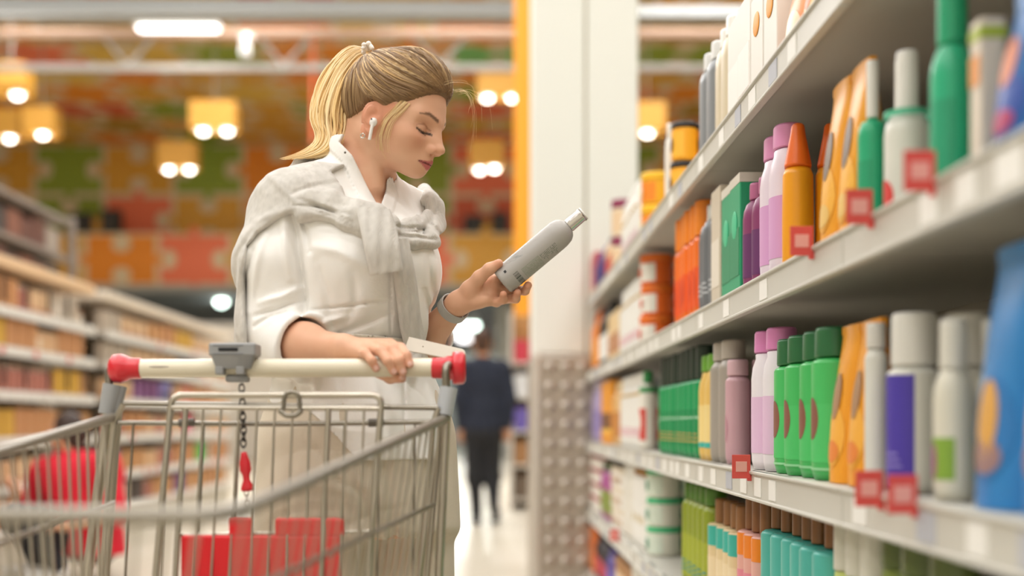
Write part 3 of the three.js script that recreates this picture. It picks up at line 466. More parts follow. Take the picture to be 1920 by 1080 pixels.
// --- second shelf (B)
stock('B', 'bottle', 'face', 1101, 1122, 588, 2, { color: OR, cap: 0xd9701a, lab: 0xf4a040 }, 'shampoo_bottle', 'bottle', 'orange bottle at the very end');
stock('B', 'bottle', 'face', 1122, 1140, 572, 2, { color: DG, cap: 0x1e1e1e, lab: WH }, 'shampoo_bottle', 'bottle', 'black bottle with white label');
stock('B', 'carton', 'face', 1140, 1160, 585, 2, { color: 0xe4c690, panel: 0xb87848 }, 'carton', 'carton', 'tan carton with brown panel');
stock('B', 'bottle', 'face', 1160, 1196, 533, 3, { color: WH, cap: WH, band: 0xcbae74, sec: 0xe39ab0, capR: 0.72, b0: 0.84, b1: 0.89 }, 'shampoo_bottle', 'bottle', 'white bottle with gold band and pink print');
stock('B', 'jar', 'col', 1201, 1260, 448, 1, { color: 0xee6d24, lid: 0xf07a2a, lab: 0xf3efe4, emblem: 0xe05a20 }, 'hair_mask_tub', 'tub', 'orange tub with white label', { stack: 3, deep: 2 });
stock('B', 'bottle', 'face', 1262, 1303, 396, 3, { color: 0xf4741a, cap: 0xf28a24, capR: 0.92, sh: 0.93, lab: 0xee5a1c, emblem: 0xd94a18, capH: 0.3 }, 'shampoo_bottle', 'bottle', 'tall bright orange bottle');
stock('B', 'bottle', 'face', 1304, 1334, 374, 2, { color: 0x6e7276, cap: 0xe8e8e4, capR: 0.4, sec: 0xc0c4c8 }, 'shampoo_bottle', 'bottle', 'slate grey bottle with white cap');
stock('B', 'carton', 'face', 1335, 1352, 355, 1, { color: 0xcfc3ae, panel: 0xe0d8c8 }, 'carton', 'carton', 'beige carton left of the green one');
stock('B', 'carton', 'face', 1352, 1390, 345, 2, { color: 0x23a06e, panel: 0x1b8a5c, stripe: 0xd9d4c6, sy: 0.97, emblem: 0x3fc08c, t: 0.06 }, 'carton', 'carton', 'emerald green carton with pale top');
stock('B', 'bottle', 'face', 1390, 1414, 338, 2, { color: 0x8a3f6c, cap: 0xc07098, lab: 0x6a3468 }, 'shampoo_bottle', 'bottle', 'mauve bottle with darker label');
stock('B', 'bottle', 'face', 1414, 1457, 248, 2, { color: 0xe9dce8, cap: 0xe59ac8, capR: 0.8, lab: 0xd8a2d0 }, 'shampoo_bottle', 'bottle', 'pale bottle with pink cap and lilac label');
stock('B', 'tube', 'col', 1467, 1524, 205, 1, { color: 0xf5a51c, cap: 0xf2701a }, 'squeeze_bottle', 'bottle', 'amber squeeze bottle with orange cone cap', { deep: 3 });
stock('B', 'pouch', 'face', 1528, 1594, 140, 2, { color: 0xf0a62e, patch: 0xf3b544, emblem: 0x7c6a58, ey: 0.56, e2: 0xe7c06a }, 'refill_pouch', 'pouch', 'honey yellow pouch with dark picture');
stock('B', 'bottle', 'col', 1606, 1660, 88, 1, { color: 0x2cae7c, cap: 0xecebe4, capR: 0.42, capH: 0.34, sh: 0.84, lab: 0x23a070 }, 'shampoo_bottle', 'bottle', 'sea green bottle with long white cap', { deep: 2 });
stock('B', 'bottle', 'col', 1656, 1738, 60, 1, { color: 0xdfe0d6, cap: 0xefeee8, capR: 0.5, capH: 0.36, band: 0x5cc09a, b0: 0.93, b1: 0.99, emblem: 0xd8403c, ey: 0.2, eh: 0.1, ew: 0.3 }, 'shampoo_bottle', 'bottle', 'large white bottle with green collar and red spot', { deep: 2 });
stock('B', 'bottle', 'col', 1742, 1822, -70, 1, { color: 0x2fb585, cap: 0x2aa878, capR: 0.7, capH: 0.3, lab: 0x28a276 }, 'shampoo_bottle', 'bottle', 'big mint green bottle');
stock('B', 'carton', 'face', 1820, 1840, 40, 1, { color: 0xdcd2c0, panel: 0xe59a50, ph: 0.2, py: 0.66, stripe: 0xa6b83a, sy: 0.9 }, 'carton', 'carton', 'cream carton with orange picture');
stock('B', 'pouch', 'face', 1842, 1990, -60, 2, { color: 0x2d6fb4, patch: 0x3a58a8, emblem: 0xd9825a, ey: 0.55, e2: 0xb03a6a, t: 0.08 }, 'refill_pouch', 'pouch', 'blue pack with orange and pink print');
// --- third shelf (C)
stock('C', 'bottle', 'face', 1101, 1126, 716, 2, { color: 0xb6a8d2, cap: 0xcfc6e2, lab: 0x9a8cc2, capR: 0.8 }, 'shampoo_bottle', 'bottle', 'lavender bottle at the very end');
stock('C', 'carton', 'face', 1127, 1146, 715, 2, { color: 0xf0a020, panel: 0x6a4020, ph: 0.25, stripe: 0xf6c040 }, 'carton', 'carton', 'amber carton with brown patch');
stock('C', 'bottle', 'face', 1146, 1161, 715, 2, { color: 0xe3b878, cap: 0xf0d8a8, lab: 0xc88a4a }, 'lotion_bottle', 'bottle', 'tan lotion bottle');
stock('C', 'bottle', 'face', 1161, 1198, 704, 3, { color: WH, cap: WH, band: 0xcbae74, sec: 0xe39ab0, capR: 0.74, b0: 0.84, b1: 0.89, }, 'shampoo_bottle', 'bottle', 'white bottle with gold band and grey emblem');
stock('C', 'bottle', 'col', 1200, 1231, 690, 1, { color: 0xf1ede2, cap: 0x3a9a58, lab: 0xd84a40, band: 0x2f9a56, b0: 0.86, b1: 0.94, emblem: 0xf0e8dc }, 'shampoo_bottle', 'bottle', 'white and red bottle with green cap', { deep: 2 });
stock('C', 'bottle', 'face', 1234, 1303, 660, 4, { color: 0x0f9c5c, cap: 0x1d3226, capH: 0.3, capR: 0.8, sh: 0.94, lab: 0x0c8e52, sec: 0xb89a58, band: 0xcdeed8, b0: 0.5, b1: 0.53 }, 'shampoo_bottle', 'bottle', 'vivid green bottle with dark cap');
stock('C', 'bottle', 'face', 1303, 1326, 665, 1, { color: 0xe8c26a, cap: 0x6aa636, lab: 0xf0d890, band: 0x3fb6a8, b0: 0.14, b1: 0.2, capR: 0.8 }, 'shampoo_bottle', 'bottle', 'straw yellow bottle with lime cap');
stock('C', 'bottle', 'face', 1326, 1352, 640, 2, { color: 0xa39c92, cap: 0xb5aea4, capR: 0.8, sh: 0.9 }, 'shampoo_bottle', 'bottle', 'taupe bottle');
stock('C', 'bottle', 'col', 1358, 1404, 668, 1, { color: 0xcfa6b0, cap: 0xd8b4bc, capR: 0.86, sh: 0.93, emblem: 0xc0909c }, 'shampoo_bottle', 'bottle', 'dusty pink bottle', { deep: 2 });
stock('C', 'bottle', 'face', 1403, 1442, 618, 2, { color: 0xeeeaf0, cap: 0xdf8ac2, capR: 0.84, lab: 0xe4c2e0, }, 'shampoo_bottle', 'bottle', 'white bottle with magenta cap and lilac label');
stock('C', 'bottle', 'face', 1442, 1541, 626, 2, { color: 0x49c267, cap: 0x276b3e, capH: 0.2, capR: 0.86, sh: 0.95, lab: 0x4fc86e, emblem: 0x8a5a48, ey: 0.5, eh: 0.14, band: 0x9adfa8, b0: 0.08, b1: 0.1 }, 'shampoo_bottle', 'bottle', 'apple green bottle with dark green cap');
stock('C', 'pouch', 'face', 1543, 1612, 606, 2, { color: 0xf0a22a, patch: 0xf4b244, emblem: 0xa8805a, ey: 0.55, e2: 0xe8883a }, 'refill_pouch', 'pouch', 'warm orange pouch with small picture');
stock('C', 'bottle', 'col', 1622, 1664, 600, 1, { color: 0xdedfd6, cap: 0xdad8d0, capR: 0.86, sh: 0.92 }, 'shampoo_bottle', 'bottle', 'pale bottle left of the purple-labelled one');
stock('C', 'bottle', 'col', 1664, 1762, 574, 1, { color: 0xdcdcd2, cap: 0xe2e1d9, capR: 0.84, capH: 0.3, sh: 0.93, lab: 0x4a3aa6, l0: 0.04, l1: 0.93, sec: 0x8f84d0 }, 'shampoo_bottle', 'bottle', 'large white bottle with purple label', { deep: 2 });
stock('C', 'bottle', 'col', 1752, 1826, 590, 1, { color: 0xdcd9c8, cap: 0xdedcd0, capR: 0.7, capH: 0.28, lab: 0x86ac3e, l0: 0.16, l1: 0.48, emblem: 0xb0588e, ey: 0.3, eh: 0.1, ew: 0.12 }, 'shampoo_bottle', 'bottle', 'cream bottle with leaf green label', { deep: 2 });
stock('C', 'pouch', 'face', 1800, 2000, 440, 2, { color: 0x2c82c4, patch: 0x2a78ba, emblem: 0xd9a24a, ey: 0.34, t: 0.09, e2: 0x9a7a78 }, 'refill_pouch', 'pouch', 'large blue pack with yellow print');
// --- fourth shelf (D)
stock('D', 'jar', 'face', 1101, 1122, 852, 2, { color: 0xece6da, lid: 0xb0404a, lab: 0xf2ede4 }, 'cream_jar', 'jar', 'small white jar with red lid', { stack: 4 });
stock('D', 'bottle', 'face', 1124, 1143, 868, 2, { color: 0xb05a9a, cap: 0x3e5a34, lab: 0x8a9a4a }, 'lotion_bottle', 'bottle', 'magenta bottle with dark green cap');
stock('D', 'jar', 'face', 1145, 1165, 876, 2, { color: 0xefe9dc, lid: 0xe6d8c0, lab: 0xf6f2ea, emblem: 0xc9a070 }, 'cream_jar', 'jar', 'ivory jar with cream lid', { stack: 3 });
stock('D', 'bottle', 'face', 1166, 1183, 870, 1, { color: 0xe8e5da, cap: WH, capR: 0.8 }, 'shampoo_bottle', 'bottle', 'plain off-white bottle');
stock('D', 'bottle', 'face', 1184, 1206, 880, 2, { color: WH, cap: 0xb98848, capH: 0.08, capR: 0.8, sh: 0.96, emblem: 0xd8c8a0, eh: 0.06 }, 'shampoo_bottle', 'bottle', 'white bottle with flat bronze cap');
stock('D', 'jar', 'col', 1212, 1274, 888, 1, { color: 0xe4e4d4, lid: 0x44c486, lab: 0xdce8d8, emblem: 0x4a9a7a, lidH: 0.18 }, 'hair_mask_tub', 'tub', 'pale tub with mint green lid', { stack: 3, deep: 2 });
stock('D', 'bottle', 'face', 1276, 1322, 908, 3, { color: 0x8c9c22, cap: 0x4a7a1c, capR: 0.8, lab: 0xa4b032, sec: 0x3f8f86, sh: 0.92 }, 'shampoo_bottle', 'bottle', 'olive green bottle');
stock('D', 'bottle', 'face', 1324, 1374, 940, 3, { color: 0xe6cfa0, cap: 0x96683c, capH: 0.22, capR: 0.5, band: 0x38b8a8, b0: 0.74, b1: 0.97, lab: 0xf0dcb4, sh: 0.97 }, 'lotion_bottle', 'bottle', 'sand bottle with teal collar and brown cap');
stock('D', 'bottle', 'face', 1376, 1416, 935, 2, { color: 0xe9b0a4, cap: 0x8e6038, capH: 0.24, capR: 0.5, band: 0xf58a1e, b0: 0.76, b1: 0.97, lab: 0xe88ea0, sh: 0.97 }, 'lotion_bottle', 'bottle', 'pink bottle with orange collar and brown cap');
stock('D', 'bottle', 'face', 1420, 1536, 945, 3, { color: 0x55bdb0, cap: 0x8a5c34, capH: 0.2, capR: 0.42, sh: 0.95, lab: 0x62c8ba }, 'lotion_bottle', 'bottle', 'turquoise bottle with brown cap');
stock('D', 'bottle', 'face', 1540, 1620, 985, 2, { color: 0xc6d27a, cap: 0xd6d4c6, capH: 0.26, capR: 0.8 }, 'shampoo_bottle', 'bottle', 'pale lime bottle with grey-white cap');
stock('D', 'bottle', 'face', 1624, 1760, 1010, 3, { color: 0x7c8e3c, cap: 0x5a6a34, capR: 0.8, lab: 0xa8b070 }, 'shampoo_bottle', 'bottle', 'moss green bottle at the lower right');
// --- lowest shelf (E)
stock('E', 'carton', 'face', 1094, 1116, 984, 2, { color: 0xf0803a, stripe: 0xf6a860 }, 'carton', 'carton', 'orange carton at the very end');
stock('E', 'bottle', 'face', 1116, 1134, 1010, 2, { color: 0x2e2a30, cap: 0x3a3640, lab: 0xc24a5a }, 'shampoo_bottle', 'bottle', 'dark bottle with crimson label');
stock('E', 'bottle', 'face', 1135, 1152, 1035, 2, { color: 0x5a4a9a, cap: 0x4a3e86, lab: 0x7a6ac0 }, 'shampoo_bottle', 'bottle', 'violet bottle');
stock('E', 'jar', 'face', 1152, 1182, 1055, 2, { color: 0xe8c090, lid: 0xb08050, lab: 0xf0dcc0 }, 'cream_jar', 'jar', 'tan jar with brown lid');
stock('E', 'jar', 'face', 1182, 1240, 1060, 3, { color: 0xeae6da, lid: 0xdad6ca }, 'cream_jar', 'jar', 'squat white jar');
// ---------------------------------------------------------------- shopping trolley, nose towards the camera
{
  const chrome = mat(0xbdb6a8, 0.3, { metalness: 0.9 }), chromeDark = mat(0x8e887c, 0.32, { metalness: 0.9 }), redP = mat(0xd8202e, 0.32, { clearcoat: 0.4 }), redSeat = mat(0xd8141f, 0.4), ivory = mat(0xe9e0c8, 0.3, { clearcoat: 0.3 }), greyP = mat(0x9b9c9c, 0.5), darkG = mat(0x74767a, 0.5), black = mat(0x17171a, 0.5), iron = mat(0x4e4a48, 0.4, { metalness: 0.7 });
  const t = thing('shopping_trolley', 'wire shopping trolley with ivory push bar, red bar ends and red child seat flap', 'trolley', [0, 0, 0]);
  const P = (n, g, m, l) => part(n, g, m, t, l);
  const hl = W(232, 691, 1.955), hr = W(850, 689, 1.945);
  // push bar, its ends, the coin lock and its chain
  const bar = P('push_bar', cyl(W(256, 691, 1.955), W(838, 689, 1.945), 0.0155, 0.0155, 24), ivory, 'ivory plastic push bar');
  part('scuff_mark', new THREE.SphereGeometry(1, 12, 8).scale(0.022, 0.002, 0.0012).translate(W(302, 688, 1.939).x, W(302, 688, 1.939).y, W(302, 688, 1.939).z - 0.0005), M(0xa89c8c, 0.5), bar, 'worn grey print');
  const dir = hr.clone().sub(hl).normalize();
  const ax = (q) => { const g = q; g.applyQuaternion(new THREE.Quaternion().setFromUnitVectors(V(0, 1, 0), dir)); return g; };
  P('bar_end', ax(lathe([[0, -0.022], [0.0165, -0.022], [0.0235, -0.016], [0.0245, -0.004], [0.021, 0.006], [0.0178, 0.012], [0.0172, 0.028], [0.0158, 0.03]], 28)).translate(hl.x, hl.y, hl.z), redP, 'red left bar end');
  P('bar_end', ax(lathe([[0.0158, -0.034], [0.0172, -0.032], [0.0178, -0.012], [0.02, -0.008], [0.0205, 0], [0.0265, 0.001], [0.0275, 0.006], [0.0268, 0.018], [0.022, 0.022], [0.018, 0.02], [0, 0.02]], 28)).translate(W(848, 690, 1.945).x, W(848, 690, 1.945).y, W(848, 690, 1.945).z), redP, 'red right bar end');
  const cl = W(441, 667, 1.94);
  const cb = P('coin_lock', [rbox(0.077, 0.022, 0.05, 0.004, cl.x, cl.y + 0.009, cl.z, 3), new THREE.CylinderGeometry(0.038, 0.03, 0.022, 4, 1).rotateY(Math.PI / 4).scale(1.28, 1, 0.9).translate(cl.x, cl.y - 0.011, cl.z), rbox(0.014, 0.014, 0.03, 0.003, cl.x - 0.022, cl.y - 0.025, cl.z + 0.006), rbox(0.014, 0.014, 0.03, 0.003, cl.x + 0.012, cl.y - 0.025, cl.z + 0.006)], greyP, 'grey coin lock box');
  part('coin_slot', rbox(0.032, 0.006, 0.004, 0.001, cl.x - 0.006, cl.y + 0.009, cl.z + 0.0242), black, cb); part('slot_frame', [rbox(0.05, 0.0015, 0.002, 0.0006, cl.x - 0.006, cl.y + 0.0155, cl.z + 0.025), rbox(0.05, 0.0015, 0.002, 0.0006, cl.x - 0.006, cl.y + 0.0015, cl.z + 0.025)], darkG, cb);
  P('lock_foot', rbox(0.036, 0.012, 0.03, 0.004, W(446, 712, 1.95).x, W(446, 710, 1.95).y, W(446, 710, 1.95).z), greyP);
  const chainPts = [[453, 722], [454, 745], [455, 770], [456, 793], [457, 815], [456, 836]];
  const ch = new THREE.CatmullRomCurve3(chainPts.map(([x, y]) => W(x, y, 1.9)));
  for (let i = 0; i < 9; i++) { const q = ch.getPoint((i + 0.5) / 9), g = new THREE.TorusGeometry(0.0042, 0.0012, 6, 14).scale(1, 1.75, 1); g.rotateY(i % 2 ? 1.35 : 0.25); P('chain_link', g.translate(q.x, q.y, q.z), iron); }
  { const k = W(461, 886, 1.9); const key = P('key_plug', [lathe([[0, 0.034], [0.0045, 0.033], [0.006, 0.026], [0.009, 0.016], [0.0095, 0.004], [0.006, -0.004], [0.0055, -0.012], [0.009, -0.02], [0.011, -0.027], [0.009, -0.03], [0, -0.031]], 16).scale(1, 1, 0.6).rotateZ(0.1).translate(k.x, k.y, k.z)], redP, 'red chain key plug');
    for (let i = 0; i < 4; i++) { const q = W(462 + i * 0.5, 924 + i * 9, 1.9), g = new THREE.TorusGeometry(0.0036, 0.0009, 6, 12).scale(1, 1.5, 1); g.rotateY(i % 2 ? 1.5 : 0.2); P('chain_link', g.translate(q.x, q.y, q.z), chrome); } }
  // bar holders and side posts
  const post = (pts, r, n = 'post', m = chrome) => P(n, bent(pts, r, 0.03, 10), m);
  post([W(228, 692, 1.955), W(202, 688, 1.955), W(207, 745, 1.95)], 0.0068, 'bar_hook', chromeDark); post([W(852, 690, 1.945), W(834, 680, 1.905), W(838, 745, 1.91)], 0.0068, 'bar_hook', chromeDark);
  P('grip_sleeve', [cyl(W(212, 722, 1.95), W(200, 776, 1.945), 0.0165, 0.0135, 16), cyl(W(226, 724, 1.955), W(214, 776, 1.95), 0.011, 0.009, 14)], greyP, 'grey plastic sleeve'); P('grip_sleeve', [cyl(W(841, 727, 1.915), W(832, 778, 1.91), 0.0145, 0.0135, 16)], mat(0xb2b5b8, 0.45), 'pale grey plastic sleeve');
  const BL = 1.95, RB = V(-0.6, 0, -1.93);
  post([W(205, 760, 1.95), W(163, 1085, 1.93), V(-0.64, 0.22, -1.9)], 0.0085); post([W(838, 760, 1.915), W(823, 1085, 1.9), V(-0.1, 0.22, -1.88)], 0.0075);
  post([W(224, 770, 1.94), W(200, 1085, 1.93), V(-0.6, 0.3, -1.9)], 0.005, 'post', chrome); post([W(828, 770, 1.925), W(800, 1085, 1.9), V(-0.13, 0.3, -1.88)], 0.005);
  // basket rim: two long sides and the nose, one bent tube
  const rl = W(212, 782, 1.93), rr = W(836, 784, 1.915), fl = V(-0.652, 0.826, -1.1), fr = V(-0.247, 0.824, -1.1);
  P('rim', bent([rl, fl, fr, rr], 0.0078, 0.05, 10), mat(0x979185, 0.42, { metalness: 0.75 }), 'grey basket rim');
  // basket floor frame below
  const bl = V(-0.60, 0.50, -1.86), br = V(-0.13, 0.50, -1.84), gl = V(-0.60, 0.56, -1.14), gr = V(-0.30, 0.56, -1.14);
  P('floor_frame', bent([bl, gl, gr, br], 0.0055, 0.04, 8), chrome);
  const wr = 0.0021, on = (a, b, k) => a.clone().lerp(b, k);
  // side and nose wires
  for (let i = 1; i < 22; i++) { const k = i / 22; P('wire', cyl(on(rr, fr, k), on(br, gr, k), wr, wr, 6), chrome); P('wire', cyl(on(rl, fl, k), on(bl, gl, k), wr, wr, 6), chrome); }
  for (let i = 1; i < 14; i++) { const k = i / 14; P('wire', cyl(on(fl, fr, k), on(gl, gr, k), wr, wr, 6), chrome); }
  for (const h of [0.33, 0.66]) { P('rail', bent([on(rl, bl, h), on(fl, gl, h), on(fr, gr, h), on(rr, br, h)], 0.0036, 0.035, 8), chromeDark); }
  for (let i = 1; i < 14; i++) P('floor_wire', cyl(on(bl, gl, i / 14), on(br, gr, i / 14), wr, wr, 6), chrome);
  for (let i = 1; i < 8; i++) P('floor_wire', cyl(on(bl, br, i / 8), on(gl, gr, i / 8), wr, wr, 6), chrome);
  // rear gate
  const d = 1.9, R = (x, y, dd = d) => W(x, y, dd);
  P('gate_rail', wire([R(232, 757, 1.92), R(520, 760, 1.915), R(822, 765, 1.9)], 0.0042, 8), chromeDark); P('gate_rail', wire([R(222, 793, 1.92), R(520, 795, 1.915), R(812, 791, 1.9)], 0.0042, 8), chromeDark);
  P('gate_rail', cyl(R(330, 1004, 1.86), R(705, 996, 1.86), 0.0034, 0.0034, 8), chrome);
  P('gate_rail', cyl(R(186, 1092, 1.895), R(790, 1092, 1.888), 0.0042, 0.0042, 8), chromeDark); P('gate_rail', cyl(R(288, 1094, 1.848), R(692, 1094, 1.848), 0.0042, 0.0042, 8), chrome);
  P('gate_end', wire([R(232, 757, 1.92), R(216, 790, 1.925), R(204, 900, 1.92), R(190, 1090, 1.9)], 0.005, 8), chrome); P('gate_end', wire([R(822, 765, 1.9), R(812, 800, 1.9), R(800, 950, 1.9), R(786, 1090, 1.89)], 0.005, 8), chrome);
  const frame = P('seat_frame', bent([R(290, 1095, 1.85), R(322, 741, 1.87), R(716, 741, 1.87), R(690, 1095, 1.85)], 0.0052, 0.018, 10), chrome, 'child seat wire frame');
  P('gate_rail', cyl(R(318, 764, 1.868), R(716, 766, 1.868), 0.0042, 0.0042, 8), chrome);
  for (let i = 0; i < 11; i++) { const x = 348 + i * 33.5, thick = i === 0 || i === 8; P('wire', cyl(R(x, 766, 1.866), R(x - 14 - (i < 4 ? 6 : 0), 1095, 1.845), thick ? 0.005 : wr, thick ? 0.005 : wr, 6), chrome); }
  for (let i = 0; i < 9; i++) { const x = 250 + i * 66; P('wire', cyl(R(x, 795, 1.915), R(x - 16 + i * 1.5, 1095, 1.89), wr, wr, 6), chromeDark); }
  P('hinge', bent([R(531, 768, 1.865), R(534, 735, 1.865), R(560, 735, 1.865), R(563, 768, 1.865)], 0.0036, 0.012, 8), chromeDark); P('hinge', wire([R(524, 770, 1.862), R(536, 779, 1.862), R(554, 779, 1.862), R(566, 770, 1.862)], 0.004, 8), chromeDark);
  for (const x of [705, 350]) P('clip', cyl(R(x - 14, 793, 1.9), R(x + 14, 792, 1.9), 0.007, 0.007, 10), mat(0x6a645c, 0.5));
  // red child seat flap with two tabs
  const a = R(340, 1003, 1.855), b = R(641, 1003, 1.855);
  P('child_seat', [rbox(b.x - a.x, 0.2, 0.012, 0.005, (a.x + b.x) / 2, a.y - 0.1, a.z), rbox(0.038, 0.03, 0.012, 0.005, W(452, 985, 1.855).x, a.y + 0.012, a.z), rbox(0.108, 0.03, 0.012, 0.005, W(581, 985, 1.855).x, a.y + 0.012, a.z)], redSeat, 'red plastic child seat flap');
  // undercarriage and castors
  for (const [x, z] of [[-0.66, -1.95], [-0.09, -1.93], [-0.6, -1.22], [-0.26, -1.22]]) { const c = P('castor', [rbox(0.03, 0.05, 0.05, 0.006, x, 0.15, z), box(0.004, 0.08, 0.03, x - 0.016, 0.1, z), box(0.004, 0.08, 0.03, x + 0.016, 0.1, z)], darkG); part('wheel', new THREE.CylinderGeometry(0.0585, 0.0585, 0.024, 20).rotateZ(Math.PI / 2).translate(x, 0.0588, z), black, c); }
  P('base_frame', [bent([V(-0.66, 0.18, -1.95), V(-0.6, 0.2, -1.22), V(-0.26, 0.2, -1.22), V(-0.09, 0.18, -1.93)], 0.011, 0.06, 10), cyl(V(-0.66, 0.18, -1.95), V(-0.09, 0.18, -1.93), 0.011), cyl(V(-0.64, 0.18, -1.93), V(-0.64, 0.24, -1.9), 0.01), cyl(V(-0.1, 0.18, -1.93), V(-0.1, 0.24, -1.88), 0.01), cyl(V(-0.6, 0.2, -1.6), V(-0.58, 0.5, -1.7), 0.008), cyl(V(-0.2, 0.2, -1.6), V(-0.2, 0.5, -1.7), 0.008)], chrome);
}
// ---------------------------------------------------------------- the woman: one skin surface, clothes and hair over it
const fabricBump = dataTex(128, (u, v) => { const n = 128 + 50 * Math.sin(u * Math.PI * 128) * Math.sin(v * Math.PI * 128) + noise3(u * 30, v * 30, 2) * 40; return [n, n, n]; });
const knitBump = dataTex(128, (u, v) => { const n = 128 + 70 * Math.sin(u * Math.PI * 64) + noise3(u * 50, v * 20, 5) * 50; return [n, n, n]; });
const O = V(-0.276, 0, -2.25), TC = Math.cos(0.7), TS = Math.sin(0.7);   // torso turned 40 degrees
const TW = (u, y, w) => V(O.x + u * TC + w * TS, y, O.z - u * TS + w * TC);
function torsoField(rows, grow = 0) {                                   // stacked ellipses: [y, half width, half depth, shift forward, shift to her left]
  const at = (y) => { let i = 0; while (i < rows.length - 2 && rows[i + 1][0] < y) i++; const a = rows[i], b = rows[i + 1], t0 = clamp((y - a[0]) / (b[0] - a[0]), 0, 1), p = rows[Math.max(0, i - 1)], q = rows[Math.min(rows.length - 1, i + 2)];
    const o = []; for (let k = 1; k < 5; k++) { const m0 = (b[k] - p[k]) / Math.max(1e-6, b[0] - p[0]) * (b[0] - a[0]), m1 = (q[k] - a[k]) / Math.max(1e-6, q[0] - a[0]) * (b[0] - a[0]), t = t0, t2 = t * t, t3 = t2 * t; o.push((2 * t3 - 3 * t2 + 1) * a[k] + (t3 - 2 * t2 + t) * m0 + (-2 * t3 + 3 * t2) * b[k] + (t3 - t2) * m1); } return o; };
  const y0 = rows[0][0], y1 = rows.at(-1)[0];
  return (x, y, z) => {
    const dx = x - O.x, dz = z - O.z, [a0, b0, cw, cu] = at(clamp(y, y0, y1)), a = a0 + grow, b = b0 + grow, u = dx * TC - dz * TS - cu, w = dx * TS + dz * TC - cw;
    const p = u / a, q = w / b, k0 = Math.sqrt(p * p + q * q), k1 = Math.sqrt(p * p / (a * a) + q * q / (b * b)), d = k1 < 1e-5 ? -Math.min(a, b) : k0 * (k0 - 1) / k1;
    return smax(d, Math.max(y - y1, y0 - y), 0.02);
  };
}
const blouseRows = [[0.70, 0.205, 0.165, 0.02, 0.02], [0.80, 0.2, 0.16, 0.02, 0.02], [0.92, 0.185, 0.148, 0.018, 0.015], [1.0, 0.164, 0.128, 0.01, 0.008], [1.045, 0.146, 0.108, 0.006, 0.002], [1.085, 0.157, 0.122, 0.012, 0], [1.15, 0.166, 0.137, 0.022, 0], [1.215, 0.172, 0.145, 0.026, 0], [1.28, 0.168, 0.122, 0.012, 0], [1.345, 0.135, 0.092, -0.01, 0], [1.40, 0.085, 0.066, -0.02, 0.0]];
const bodyRows = blouseRows.map(([y, a, b, c, d]) => [y, a - 0.022, b - 0.022, c, d]);
const shR = V(-0.372, 1.306, -2.155), shL = V(-0.166, 1.325, -2.36), neckB = V(-0.262, 1.375, -2.262);
const headO = V(-0.194, 1.476, -2.22);
const hx = V(0.84, -0.4226, 0.3395), hy = V(0.392, 0.906, 0.158), hz = hx.clone().cross(hy).normalize();
const toHead = (x, y, z) => { const a = x - headO.x, b = y - headO.y, c = z - headO.z; return [a * hx.x + b * hx.y + c * hx.z, a * hy.x + b * hy.y + c * hy.z, a * hz.x + b * hz.y + c * hz.z]; };
const HW = (x, y, z) => headO.clone().addScaledVector(hx, x).addScaledVector(hy, y).addScaledVector(hz, z);
